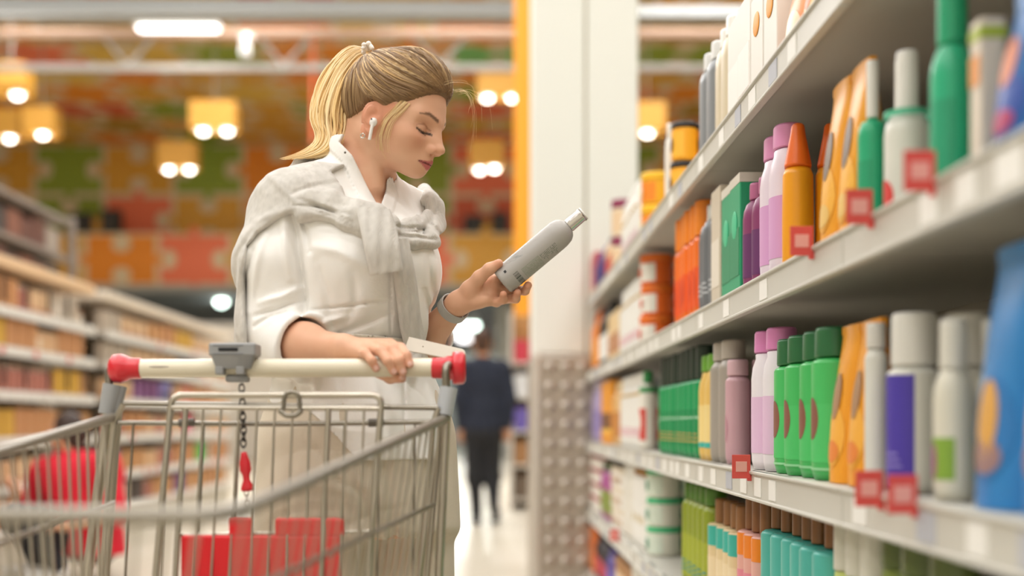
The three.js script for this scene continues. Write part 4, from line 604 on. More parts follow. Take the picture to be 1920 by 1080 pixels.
// --- head in its own frame: x forward, y up, z to her right
const sym = (f) => (x, y, z) => f(x, y, Math.abs(z));
const skull = (() => {
  const cranium = ell(V(-0.008, 0.045, 0), 0.098, 0.086, 0.076), face = ell(V(0.034, 0.004, 0), 0.060, 0.074, 0.062);
  return (x, y, z) => smin(cranium(x, y, z), face(x, y, z), 0.03);
})();
const wy = (y) => y < 0.012 ? 0.012 + (y - 0.012) * 1.24 : y;                 // shorter lower face
const headLocal = (() => {
  const jaw = sym(seg(V(0.005, -0.042, 0.05), V(0.072, -0.074, 0.012), 0.021, 0.017)), jawF = ell(V(0.045, -0.05, 0), 0.05, 0.038, 0.045), chin = ell(V(0.084, -0.079, 0), 0.014, 0.0135, 0.017);
  const cheek = sym(ell(V(0.066, -0.012, 0.04), 0.022, 0.02, 0.021)), muzzle = ell(V(0.08, -0.048, 0), 0.024, 0.026, 0.026);
  const brow = sym(seg(V(0.089, 0.036, 0.006), V(0.072, 0.036, 0.046), 0.008, 0.009));
  const bridge = seg(V(0.091, 0.028, 0), V(0.114, -0.012, 0), 0.0062, 0.0085), tip = ell(V(0.1155, -0.0135, 0), 0.0100, 0.0095, 0.0098), ala = sym(ell(V(0.1045, -0.0205, 0.013), 0.011, 0.0095, 0.0062)), root = ell(V(0.095, -0.010, 0), 0.017, 0.022, 0.014);
  const socket = sym(ell(V(0.096, 0.017, 0.033), 0.017, 0.011, 0.018)), lid = sym(ell(V(0.0745, 0.0145, 0.032), 0.0125, 0.0115, 0.0165)), lidLow = sym(ell(V(0.0755, 0.0075, 0.032), 0.009, 0.006, 0.0155));
  const upLip = sym(seg(V(0.1035, -0.0465, 0.003), V(0.0905, -0.0535, 0.0245), 0.0068, 0.003)), loLip = sym(seg(V(0.1015, -0.0595, 0.0), V(0.0895, -0.0545, 0.023), 0.0082, 0.003)), mouth = sym(seg(V(0.1105, -0.0525, 0), V(0.0945, -0.054, 0.0245), 0.0015, 0.0012)), nostril = sym(ell(V(0.109, -0.0295, 0.0068), 0.0052, 0.004, 0.0034));
  return (x, y0, z) => {
    let d = skull(x, y0, z); const y = wy(y0);
    d = smin(d, jaw(x, y, z), 0.03); d = smin(d, jawF(x, y, z), 0.022); d = smin(d, muzzle(x, y, z), 0.022); d = smin(d, chin(x, y, z), 0.02); d = smin(d, cheek(x, y, z), 0.026); d = smin(d, brow(x, y, z), 0.014);
    d = smax(d, -socket(x, y, z), 0.016);
    d = smin(d, root(x, y, z), 0.018); d = smin(d, bridge(x, y, z), 0.013); d = smin(d, tip(x, y, z), 0.008); d = smin(d, ala(x, y, z), 0.0045);
    d = smin(d, lid(x, y, z), 0.004); d = smin(d, lidLow(x, y, z), 0.006);
    d = smin(d, upLip(x, y, z), 0.006); d = smin(d, loLip(x, y, z), 0.006);
    d = smax(d, -mouth(x, y, z), 0.003); d = smax(d, -nostril(x, y, z), 0.003);
    return d;
  };
})();
const earLocal = (() => {                                            // her right ear (and its mirror)
  const disc = (x, y, z) => { const a = 0.28, X = (x + 0.008) * Math.cos(a) + (y - 0.004) * Math.sin(a), Y = -(x + 0.008) * Math.sin(a) + (y - 0.004) * Math.cos(a), Z = z - 0.079 + X * 0.55; return [X, Y, Z]; };
  return (x0, y0, zz) => {
    const x = x0 - 0.011, y = y0 + 0.009, z = Math.abs(zz), [X, Y, Z] = disc(x, y, z), e = Math.hypot(X / 0.0165, (Y + (Y < 0 ? -0.001 : 0)) / 0.0305), r = (e - 1) * 0.0165, w = Y < -0.012 ? 0.78 : 1;
    let d = Math.max(Math.hypot(X / (0.0165 * w), Y / 0.0305) * 0.0165 - 0.0165, Math.abs(Z) - 0.005);
    d = smax(Math.hypot(X / (0.0165 * w), Y / 0.0305) * 0.0165 - 0.0165, Math.abs(Z) - 0.0045, 0.006);
    const bowl = Math.hypot((X - 0.004) / 0.0085, (Y + 0.002) / 0.013, (Z - 0.006) / 0.008) - 1; d = smax(d, -bowl * 0.008, 0.004);
    const scap = Math.abs(Math.hypot((X + 0.001) / 0.0115, (Y - 0.004) / 0.022) - 1) * 0.0115 - 0.0016; d = smax(d, -Math.max(scap, 0.0018 - Z), 0.003);
    const joint = seg(V(0.002, 0, 0.064), V(-0.002, 0, 0.076), 0.012, 0.008)(x, y, z);
    return smin(d, joint, 0.008) + 0 * r;
  };
})();
const neck = U(0.03, seg(HW(-0.028, -0.02, 0), neckB, 0.053, 0.052), seg(neckB, V(-0.285, 1.33, -2.275), 0.052, 0.075), seg(HW(-0.005, -0.03, 0.045), TW(0.01, 1.355, 0.075), 0.016, 0.014));
const chest = torsoField(bodyRows), traps = U(0.05, seg(neckB, shR, 0.05, 0.04), seg(neckB, shL, 0.05, 0.04));
const skinTop = (x, y, z) => { const [a, b, c] = toHead(x, y, z); let d = headLocal(a, b, c); d = smin(d, earLocal(a, b, c), 0.005); d = smin(d, neck(x, y, z), 0.022); if (y < 1.45) { d = smin(d, chest(x, y, z), 0.03); d = smin(d, traps(x, y, z), 0.03); } return d; };
const SK = { base: lin(0xe2b394), warm: lin(0xd68f70), lip: lin(0xbd6264), brow: lin(0x5d4433), dark: lin(0x2a1d17), ear: lin(0xdb8f70), pale: lin(0xe4bb9d), nail: lin(0xe0a696) };
function faceColor(x, y, z) {
  const [a, b0, cc] = toHead(x, y, z), b = wy(b0), c = Math.abs(cc); let k = mix3(SK.base, SK.warm, 0.10 + 0.12 * noise3(x * 60, y * 60, z * 60));
  k = mix3(k, SK.warm, 0.5 * Math.exp(-(((b + 0.014) / 0.022) ** 2 + ((c - 0.043) / 0.02) ** 2)) * (a > 0.03 ? 1 : 0) + 0.4 * Math.exp(-(((a - 0.117) / 0.012) ** 2 + ((b + 0.02) / 0.012) ** 2)));
  k = mix3(k, SK.ear, (c > 0.07 && Math.abs(a - 0.005) < 0.03 && Math.abs(b + 0.009) < 0.045) ? 0.6 : 0);
  const lipY = b + 0.0535 + (c > 0.004 ? (c - 0.004) * 0.05 : 0), half = 0.0088 * Math.sqrt(Math.max(0, 1 - (c / 0.0245) ** 2));
  if (a > 0.08) { const up = -0.0405 - c * 0.42, lo = -0.0695 + c * 0.52; if (b < up && b > lo && c < 0.028) k = mix3(k, SK.lip, 0.9 * sstep(0, 0.0018, Math.min(up - b, b - lo)) ); if (Math.abs(b + 0.0532 + c * 0.02) < 0.0014 && c < 0.0265) k = mix3(k, lin(0x6d2f30), 0.85); }
  if (a > 0.05) { const by = 0.0375 + (c - 0.012) * 0.22 - Math.max(0, c - 0.036) * 0.5, th = 0.0032 * (1 - sstep(0.036, 0.056, c)) + 0.0006; if (c > 0.0105 && c < 0.057) k = mix3(k, SK.brow, 0.85 * (1 - sstep(th * 0.5, th * 1.15, Math.abs(b - by))) * sstep(0.0105, 0.015, c));
    const ly = 0.0072 - ((c - 0.032) / 0.017) ** 2 * -0.0035; if (Math.abs(c - 0.032) < 0.0175) { k = mix3(k, SK.dark, 0.95 * (1 - sstep(0.0016, 0.0034, Math.abs(b - ly)))); const cr = 0.0225 - ((c - 0.032) / 0.017) ** 2 * 0.006; k = mix3(k, lin(0x9a6650), 0.6 * (1 - sstep(0.0005, 0.002, Math.abs(b - cr)))); } }
  return k;
}
// --- hands and forearms
const RH = { wrist: W(642, 652, 1.985), elbow: W(528, 646, 2.135),
  f: [ // pinky, ring, middle, index: knuckle, two joints, tip
    [W(676, 661, 1.958), W(686, 664, 1.932), W(697, 676, 1.921), W(705, 691, 1.924)], [W(698, 654, 1.965), W(714, 659, 1.933), W(728, 677, 1.919), W(738, 697, 1.923)],
    [W(716, 650, 1.972), W(735, 655, 1.938), W(747, 676, 1.919), W(755, 697, 1.922)], [W(731, 648, 1.982), W(751, 653, 1.952), W(762, 667, 1.926), W(768, 683, 1.922)]], r: [[0.0088, 0.0078, 0.0072, 0.0062], [0.0096, 0.0088, 0.0080, 0.0068], [0.0098, 0.009, 0.0082, 0.007], [0.0096, 0.0088, 0.0078, 0.0066]],
  th: [W(668, 668, 1.992), W(700, 692, 1.985), W(732, 708, 1.962), W(753, 709, 1.936)], tr: [0.0135, 0.0115, 0.0098, 0.0078] };
const LH = { wrist: W(858, 569, 2.24), elbow: W(752, 690, 2.42),
  f: [[W(911, 562, 2.222), W(931, 567, 2.226), W(944, 562, 2.208), W(944, 552, 2.192)], [W(919, 552, 2.228), W(949, 560, 2.238), W(967, 560, 2.22), W(970, 549, 2.2)],
    [W(925, 540, 2.23), W(960, 545, 2.242), W(984, 545, 2.228), W(990, 535, 2.206)], [W(926, 526, 2.23), W(962, 515, 2.244), W(986, 502, 2.245), W(998, 492, 2.24)]], r: [[0.0092, 0.0085, 0.0078, 0.0068], [0.0098, 0.009, 0.0083, 0.0072], [0.0102, 0.0094, 0.0085, 0.0074], [0.0102, 0.0092, 0.0084, 0.0072]],
  th: [W(880, 543, 2.222), W(899, 520, 2.205), W(918, 504, 2.19), W(935, 494, 2.184)], tr: [0.0155, 0.0125, 0.0108, 0.0082] };
function handField(h, padK) {
  const fs = h.f.map((p, i) => chain(p, h.r[i], 0.004)), palm = h.f.map((p, i) => seg(h.wrist, p[0], 0.0125, 0.0112)), th = chain(h.th, h.tr, 0.006), thenar = seg(h.wrist, h.th[0], 0.0135, h.tr[0]), heel = seg(h.wrist.clone().lerp(h.f[0][0], 0.25), h.f[0][0].clone().lerp(h.wrist, 0.25), 0.0165, 0.0135), arm = seg(h.elbow, h.elbow.clone().lerp(h.wrist, 0.4), 0.040, 0.036), fore = seg(h.elbow.clone().lerp(h.wrist, 0.4), h.wrist, 0.036, 0.0215);
  return (x, y, z) => {
    let p = palm[0](x, y, z); for (let i = 1; i < 4; i++) p = smin(p, palm[i](x, y, z), 0.012); p = smin(p, heel(x, y, z), 0.012); p = smin(p, thenar(x, y, z), 0.014);
    let f = fs[0](x, y, z); for (let i = 1; i < 4; i++) f = smin(f, fs[i](x, y, z), 0.0022);
    p = smin(p, f, 0.008); p = smin(p, th(x, y, z), 0.009); return smin(p, smin(arm(x, y, z), fore(x, y, z), 0.03), 0.014);
  };
}
const rHand = handField(RH), lHand = handField(LH);
function nailColor(h, out, pal) { const nails = [...h.f, h.th].map((p) => { const d = p[3].clone().sub(p[2]).normalize(); return p[3].clone().addScaledVector(d, 0.001).add(out); });
  const kn = h.f.flatMap((p) => [p[1], p[2]]), tips = [...h.f.map((p) => p[3]), h.th[3]];
  return (x, y, z) => { let k = mix3(SK.base, SK.warm, 0.16 + 0.1 * noise3(x * 80, y * 80, z * 80)), m = 1, q = 1, tt = 1; for (const n of nails) m = Math.min(m, Math.hypot(x - n.x, y - n.y, z - n.z)); for (const n of kn) q = Math.min(q, Math.hypot(x - n.x, y - n.y, z - n.z)); for (const n of tips) tt = Math.min(tt, Math.hypot(x - n.x, y - n.y, z - n.z)); k = mix3(k, SK.warm, 0.35 * (1 - sstep(0.006, 0.014, q)) + 0.55 * (1 - sstep(0.006, 0.016, tt))); return mix3(k, lin(0xf0c4b6), 0.85 * (1 - sstep(0.0042, 0.0056, m))); }; }
const skinMat = mat(0xffffff, 0.48, { vertexColors: true, sheen: 0.25, sheenRoughness: 0.5, sheenColor: new THREE.Color(1, 0.75, 0.62), specularIntensity: 0.7 });
const woman = thing('person', 'blonde woman in white blouse and pale trousers reading a bottle, one hand on the trolley', 'person', [0, 0, 0]);
const footR = V(-0.33, 0.0, -2.2), footL = V(-0.2, 0, -2.34);
const legs = U(0.04, seg(TW(-0.085, 0.9, 0.01), V(-0.345, 0.48, -2.2), 0.085, 0.055), seg(V(-0.345, 0.48, -2.2), V(-0.345, 0.08, -2.2), 0.052, 0.032), seg(TW(0.1, 0.9, 0.01), V(-0.195, 0.48, -2.3), 0.085, 0.055), seg(V(-0.195, 0.48, -2.3), V(-0.195, 0.08, -2.32), 0.052, 0.032), chest);
const armsIn = (() => { const a = chain([shR, V(-0.394, 1.2, -2.13), RH.elbow], [0.036, 0.036, 0.034], 0.02), b = chain([shL, V(-0.18, 1.2, -2.415), LH.elbow], [0.034, 0.033, 0.033], 0.02); return (x, y, z) => Math.min(a(x, y, z), b(x, y, z)); })();
const innerBody = (x, y, z) => smin(smin(legs(x, y, z), armsIn(x, y, z), 0.03), smax(neck(x, y, z), y - 1.36, 0.01), 0.03);
const lo3 = (...p) => V(Math.min(...p.map((q) => q.x)) - 0.05, Math.min(...p.map((q) => q.y)) - 0.05, Math.min(...p.map((q) => q.z)) - 0.05), hi3 = (...p) => V(Math.max(...p.map((q) => q.x)) + 0.05, Math.max(...p.map((q) => q.y)) + 0.05, Math.max(...p.map((q) => q.z)) + 0.05);
{
  const plain = () => SK.base;
  const gs = [nets(skinTop, V(-0.36, 1.18, -2.42), V(-0.03, 1.63, -2.06), 0.0024, faceColor), nets(innerBody, V(-0.52, 0.03, -2.52), V(0.02, 1.3, -1.98), 0.012, plain),
    nets(rHand, lo3(RH.elbow, RH.wrist, ...RH.f.flat(), ...RH.th), hi3(RH.elbow, RH.wrist, ...RH.f.flat(), ...RH.th), 0.0025, nailColor(RH, V(0.001, 0.001, 0.0065))), nets(lHand, lo3(LH.elbow, LH.wrist, ...LH.f.flat(), ...LH.th), hi3(LH.elbow, LH.wrist, ...LH.f.flat(), ...LH.th), 0.0025, nailColor(LH, V(0.001, 0.0055, -0.003)))];
  part('body', mergeGeometries(gs), skinMat, woman);
}
// --- blouse
const sleeveR = U(0.03, seg(shR, V(-0.396, 1.2, -2.13), 0.056, 0.058), seg(V(-0.396, 1.2, -2.13), V(-0.39, 1.08, -2.13), 0.058, 0.06), seg(V(-0.39, 1.08, -2.13), W(543, 643, 2.10), 0.06, 0.055));
const cuffR = (() => { const a = W(528, 643, 2.125), b = W(572, 652, 2.072); return (x, y, z) => { const D = b.clone().sub(a), L = D.length(); D.normalize(); const p = V(x, y, z).sub(a), s = p.dot(D), r = Math.sqrt(Math.max(0, p.lengthSq() - s * s)), R = 0.061 + 0.002 * s / L; return smax(r - R, Math.max(-s - 0.012, s - L), 0.006); }; })();
const foreHole = seg(RH.elbow.clone().lerp(RH.wrist, 0.12), RH.wrist, 0.0515, 0.0475);
const sleeveL = U(0.03, seg(shL, V(-0.178, 1.2, -2.42), 0.052, 0.05), seg(V(-0.178, 1.2, -2.42), LH.elbow, 0.05, 0.052), seg(LH.elbow, W(804, 634, 2.345), 0.054, 0.05)), foreHoleL = seg(W(790, 650, 2.36), LH.wrist, 0.043, 0.043);
const P2 = (px, py, d = 2.25) => [(px - 925) * d / F, EYE + (795 - py) * d / F];
const seg2 = (x, y, a, b) => { const dx = b[0] - a[0], dy = b[1] - a[1], t = clamp(((x - a[0]) * dx + (y - a[1]) * dy) / (dx * dx + dy * dy), 0, 1); return [Math.hypot(x - a[0] - dx * t, y - a[1] - dy * t), t]; };
function creases(list, d) { return list.map(([pts, w, dep]) => ({ p: pts.map(([x, y]) => P2(x, y, d)), w: w * 0.84, dep })); }
function creaseAt(cs, x, y) { let s = 0; for (const c of cs) { let best = 9, tt = 0; for (let i = 0; i < c.p.length - 1; i++) { const [q, t] = seg2(x, y, c.p[i], c.p[i + 1]); if (q < best) { best = q; tt = (i + t) / (c.p.length - 1); } } if (best < c.w * 3) s += c.dep * Math.exp(-((best / c.w) ** 2)) * (0.35 + 0.65 * Math.sin(Math.PI * clamp(tt, 0.04, 0.96))); } return s; }
// positive depth sinks the cloth, negative raises it
const cB = creases([
  [[[553, 405], [566, 455], [572, 512], [579, 560], [576, 602]], 0.0085, 0.0105], [[[566, 402], [580, 440], [590, 480]], 0.006, 0.005], [[[540, 412], [548, 470], [556, 530]], 0.008, -0.005],
  [[[488, 480], [470, 520], [462, 570]], 0.007, 0.005], [[[510, 450], [495, 510], [480, 590]], 0.009, -0.004], [[[494, 598], [530, 588], [578, 566]], 0.006, 0.007], [[[500, 575], [540, 565], [575, 545]], 0.007, -0.005], [[[492, 618], [520, 600], [548, 592]], 0.005, 0.005],
  [[[586, 430], [620, 408], [662, 396]], 0.008, -0.004], [[[588, 586], [660, 578], [728, 566]], 0.003, 0.0035], [[[640, 628], [690, 606], [732, 588]], 0.007, 0.006], [[[600, 626], [626, 605], [660, 596]], 0.007, -0.004], [[[604, 500], [622, 560], [630, 610]], 0.010, 0.004], [[[668, 520], [672, 570], [650, 615]], 0.009, 0.004],
  [[[794, 540], [802, 580], [806, 610]], 0.006, 0.006], [[[780, 545], [784, 590], [778, 630]], 0.007, -0.004], [[[800, 470], [806, 520], [810, 560]], 0.006, 0.004], [[[590, 470], [640, 480], [690, 505]], 0.012, -0.004], [[[735, 515], [733, 580], [731, 640]], 0.0025, 0.003],
  [[[560, 700], [556, 740], [540, 790]], 0.008, 0.004], [[[640, 690], [648, 740], [650, 790]], 0.009, 0.003], [[[700, 690], [712, 750], [716, 820]], 0.009, -0.003], [[[755, 690], [758, 760], [760, 830]], 0.0025, 0.003], [[[800, 690], [812, 740], [826, 790]], 0.008, 0.004], [[[600, 690], [600, 730], [590, 770]], 0.008, -0.003]], 2.14);
const torsoB = torsoField(blouseRows), shoulderB = U(0.05, seg(V(-0.275, 1.375, -2.27), shR, 0.05, 0.054), seg(V(-0.262, 1.375, -2.275), shL, 0.05, 0.058));
const vPoly = [[634, 262], [660, 290], [690, 352], [713, 393], [718, 360], [722, 316], [738, 296], [742, 240], [660, 220]].map(([x, y]) => P2(x, y, 2.17));
function polyDist(x, y, P) { let d = 1e9, s = 1; for (let i = 0, j = P.length - 1; i < P.length; j = i++) { const [q] = seg2(x, y, P[j], P[i]); d = Math.min(d, q); if ((P[i][1] > y) !== (P[j][1] > y) && x < (P[j][0] - P[i][0]) * (y - P[i][1]) / (P[j][1] - P[i][1]) + P[i][0]) s = -s; } return s * d; }
const neckHole = seg(HW(-0.02, -0.05, 0), neckB, 0.062, 0.066), collarRing = seg(HW(-0.032, -0.075, 0.0), V(-0.272, 1.36, -2.27), 0.069, 0.078);
const hemCurve = (ang) => 0.862 + 0.0 * ang;                     // lowered at front and back, raised over the hips
function blouseField(x, y, z, bare) {
  const dx = x - O.x, dz = z - O.z, u = dx * TC - dz * TS, w = dx * TS + dz * TC, front = w > -0.02 || z > O.z + 0.03;
  let d = smin(torsoB(x, y, z), shoulderB(x, y, z), 0.035);
  d = smin(d, smax(collarRing(x, y, z), y - (1.425 - (x + 0.2) * 0.55), 0.004), 0.012);
  if (bare === 2) d = smin(d, sleeveR(x, y, z), 0.02);
  else { let s = smin(sleeveR(x, y, z), cuffR(x, y, z), 0.008); d = smin(d, s, 0.018); d = smin(d, sleeveL(x, y, z), 0.018); }
  if (bare) return d;
  if (z > O.z - 0.02) d += 1.5 * creaseAt(cB, x, y);
  d += 0.003 * noise3(x * 26, y * 16, z * 22) + 0.0012 * noise3(x * 55, y * 30, z * 55);
  if (y < 1.0) d += 0.005 * sstep(1.0, 0.88, y) * Math.sin(Math.atan2(w, u) * 9 + y * 8);
  // open neck with a raised facing along its edge
  if (z > -2.235) { const v = polyDist(x, y, vPoly); d -= 0.0035 * (1 - sstep(0.021, 0.0235, v)) * sstep(1.22, 1.27, y); if (d > -0.1) d = smax(d, -v, 0.003); }
  d = smax(d, -neckHole(x, y, z), 0.004);
  d = smax(d, -foreHole(x, y, z), 0.004); d = smax(d, -foreHoleL(x, y, z), 0.004);
  const side = Math.abs(u) / Math.hypot(u, w), hem = w > 0 ? lerp(0.845, 0.945, sstep(0.4, 0.98, side)) : lerp(0.79, 0.945, sstep(0.5, 0.98, side));
  return smax(d, hem - y, 0.004);
}
const blouseMat = mat(0xf5f3ee, 0.82, { bumpMap: fabricBump, bumpScale: 0.0004, sheen: 0.3, sheenRoughness: 0.6, sheenColor: new THREE.Color(1, 1, 1) });
const blouse = part('blouse', nets((x, y, z) => blouseField(x, y, z), V(-0.54, 0.76, -2.52), V(0.0, 1.45, -1.99), 0.004, null, 18), blouseMat, woman, 'white V-neck blouse with rolled cuffs');
part('collar_button', new THREE.SphereGeometry(0.0022, 8, 6).translate(...W(647, 286, 2.165).toArray()), M(0x6a6258, 0.4), blouse);
// --- points on the cloth seen from the front, for what lies on it
function onCloth(px, py, off = 0, f = (x, y, z) => blouseField(x, y, z, 1)) { let d = 1.95; const q = () => W(px, py, d); for (let i = 0; i < 400; i++) { const p = q(), v = f(p.x, p.y, p.z); if (v < 0.001 || d > 2.6) break; d += Math.max(0.0006, v * 0.6); } const p = q(), e = 0.004, n = V(f(p.x + e, p.y, p.z) - f(p.x - e, p.y, p.z), f(p.x, p.y + e, p.z) - f(p.x, p.y - e, p.z), f(p.x, p.y, p.z + e) - f(p.x, p.y, p.z - e)).normalize(); return { p: p.addScaledVector(n, off), n }; }
// --- sweater over the shoulders
{
  const band = (list, th, off) => { const q = list.map(([x, y, w]) => ({ ...onCloth(x, y, off), w })); const fs = []; for (let i = 0; i < q.length - 1; i++) fs.push(slab(q[i].p, q[i + 1].p, q[i].n.clone().add(q[i + 1].n).normalize(), q[i].w, q[i + 1].w, th)); return U(0.012, ...fs); };
  const capePoly = [[640, 300], [600, 292], [556, 296], [500, 300], [440, 300], [380, 420], [380, 680], [474, 672], [470, 590], [466, 520], [474, 470], [492, 446], [530, 420], [566, 398], [610, 408], [672, 430], [668, 402], [648, 372], [640, 345], [618, 318]].map(([x, y]) => P2(x, y, 2.13));
  const back = torsoField([[1.03, 0.195, 0.13, -0.02, -0.02], [1.1, 0.19, 0.135, -0.02, -0.01], [1.2, 0.19, 0.14, -0.005, 0], [1.3, 0.18, 0.12, 0, 0], [1.36, 0.14, 0.09, -0.01, 0], [1.405, 0.09, 0.07, -0.02, 0]]);
  const drape = U(0.03, seg(V(-0.40, 1.3, -2.18), V(-0.452, 1.14, -2.23), 0.046, 0.03), seg(V(-0.452, 1.14, -2.23), V(-0.453, 1.05, -2.24), 0.03, 0.022));
  const sleeve1 = band([[566, 392, 0.03], [612, 398, 0.022], [650, 418, 0.02], [690, 440, 0.018]], 0.016, 0.008), sleeve1b = band([[575, 380, 0.02], [620, 384, 0.016], [672, 404, 0.018]], 0.014, 0.012);
  const farTop = band([[776, 330, 0.016], [792, 352, 0.024], [806, 385, 0.026], [808, 420, 0.022], [800, 452, 0.016]], 0.016, 0.008), far1 = band([[728, 440, 0.013], [762, 430, 0.015], [796, 412, 0.016]], 0.012, 0.008), far2 = band([[728, 452, 0.012], [770, 456, 0.014], [808, 460, 0.013]], 0.012, 0.008);
  const knot = band([[664, 408, 0.026], [694, 424, 0.034], [722, 438, 0.03]], 0.02, 0.014);
  const cK = creases([[[[560, 396], [600, 396], [660, 412]], 0.004, 0.006], [[[570, 384], [620, 402], [668, 428]], 0.004, 0.006], [[[580, 400], [630, 414], [668, 436]], 0.0035, 0.004], [[[505, 330], [540, 360], [568, 392]], 0.009, -0.005], [[[530, 350], [556, 372], [600, 350], [636, 340]], 0.006, 0.004], [[[470, 450], [500, 420], [560, 398]], 0.008, -0.004], [[[445, 560], [455, 490], [490, 430]], 0.007, 0.005], [[[452, 630], [452, 560], [462, 510]], 0.006, -0.004], [[[730, 432], [770, 424], [800, 414]], 0.0035, 0.005], [[[730, 447], [775, 444], [815, 440]], 0.004, 0.006], [[[790, 340], [780, 372], [784, 402]], 0.005, 0.006], [[[806, 370], [800, 400], [820, 420]], 0.005, 0.005]], 2.13);
  const field = (x, y, z) => {
    let b = blouseField(x, y, z, 2); if (b > 0.09) return Math.min(b - 0.05, drape(x, y, z) + 0.0, sleeve1(x, y, z), farTop(x, y, z));
    const pd = polyDist(x, y, capePoly);
    const dx = x - O.x, dz = z - O.z, w = dx * TS + dz * TC, u = dx * TC - dz * TS;
    let cover = smin(b - 0.013, smin(drape(x, y, z), back(x, y, z), 0.02), 0.03);
    const backSide = smax(w + 0.03, 1.05 - y, 0.02), front = pd;
    cover = smax(cover, smin(front, backSide, 0.01), 0.008);
    cover = smax(cover, -(neckHole(x, y, z) - 0.004), 0.006);
    if (z > O.z - 0.1) cover += 0;
    let d = smin(cover, smin(sleeve1(x, y, z), sleeve1b(x, y, z), 0.006), 0.014); d = smin(d, smin(farTop(x, y, z), smin(far1(x, y, z), far2(x, y, z), 0.004), 0.01), 0.008); d = smin(d, knot(x, y, z), 0.008);
    d += creaseAt(cK, x, y) + 0.002 * noise3(x * 26, y * 26, z * 26) + 0.001 * noise3(x * 60, y * 60, z * 60);
    return d;
  };
  const knitMat = mat(0xffffff, 0.92, { vertexColors: true, bumpMap: knitBump, bumpScale: 0.0006, sheen: 0.4, sheenRoughness: 0.6, sheenColor: new THREE.Color(1, 1, 1) });
  const g0 = lin(0xd8d4cc), g1 = lin(0xc4c0b8), heather = (x, y, z) => mix3(g0, g1, clamp(0.4 + 0.5 * noise3(x * 240, y * 120, z * 240) + 0.3 * noise3(x * 60, y * 30, z * 60), 0, 1));
  const sw = part('sweater', nets(field, V(-0.56, 1.0, -2.5), V(0.0, 1.47, -2.0), 0.004, heather, 14), knitMat, woman, 'light grey sweater tied over the shoulders');
  // hanging sleeve ends: flat tubes with open cuffs
  const hang = (pts, th, lift) => { // pts: px, py, half width
    const q = pts.map(([x, y, w], i) => { const c = onCloth(x, y, (typeof lift === 'function' ? lift(i) : lift)); return { ...c, w }; }), nS = 24, pos = [], uv = [], col = [], idx = [], N = 6 * (q.length - 1);
    const cp = new THREE.CatmullRomCurve3(q.map((a) => a.p)), rim = (t, k, inset) => { const f = t * (q.length - 1), i = Math.min(q.length - 2, Math.floor(f)), n = q[i].n.clone().lerp(q[i + 1].n, f - i).normalize(), c = cp.getPoint(t), T = cp.getTangent(t); n.addScaledVector(T, -n.dot(T)).normalize(); const S = T.clone().cross(n).normalize(), w = lerp(q[i].w, q[i + 1].w, f - i) - inset, h = th - inset * 0.6, a = k / nS * Math.PI * 2, ca = Math.cos(a), sa = Math.sin(a), fold = 0.0022 * Math.sin(k * 2.1 + t * 9) * (inset ? 0.3 : 1); return c.addScaledVector(S, ca * w).addScaledVector(n, Math.sign(sa) * Math.pow(Math.abs(sa), 0.7) * (h + fold)); };
    const rings = []; for (let j = 0; j <= N; j++) rings.push([j / N, 0]); for (let j = 0; j <= 4; j++) rings.push([1 - j * 0.03, 0.0035]);
    rings.forEach(([t, ins]) => { for (let k = 0; k <= nS; k++) { const p = rim(t, k % nS, ins); pos.push(p.x, p.y, p.z); uv.push((p.x + p.z * 0.5) * 14, p.y * 14); col.push(...heather(p.x, p.y, p.z)); } });
    for (let j = 0; j < rings.length - 1; j++) for (let k = 0; k < nS; k++) { const a = j * (nS + 1) + k, b = a + nS + 1; idx.push(a, b, a + 1, b, b + 1, a + 1); }
    const g = new THREE.BufferGeometry(); g.setAttribute('position', new THREE.Float32BufferAttribute(pos, 3)); g.setAttribute('uv', new THREE.Float32BufferAttribute(uv, 2)); g.setAttribute('color', new THREE.Float32BufferAttribute(col, 3)); g.setIndex(idx); g.computeVertexNormals(); return g;
  };
  const km2 = knitMat.clone(); km2.side = THREE.DoubleSide;
  part('sleeve_end', hang([[690, 418, 0.034], [699, 445, 0.034], [706, 475, 0.033], [713, 508, 0.031]], 0.012, 0.03), km2, sw);
  part('sleeve_end', hang([[738, 460, 0.02], [748, 500, 0.022], [756, 550, 0.023], [758, 600, 0.024], [757, 650, 0.024], [754, 700, 0.024]], 0.009, (i) => [0.02, 0.014, 0.012, 0.018, 0.034, 0.03][i]), km2, sw);
}
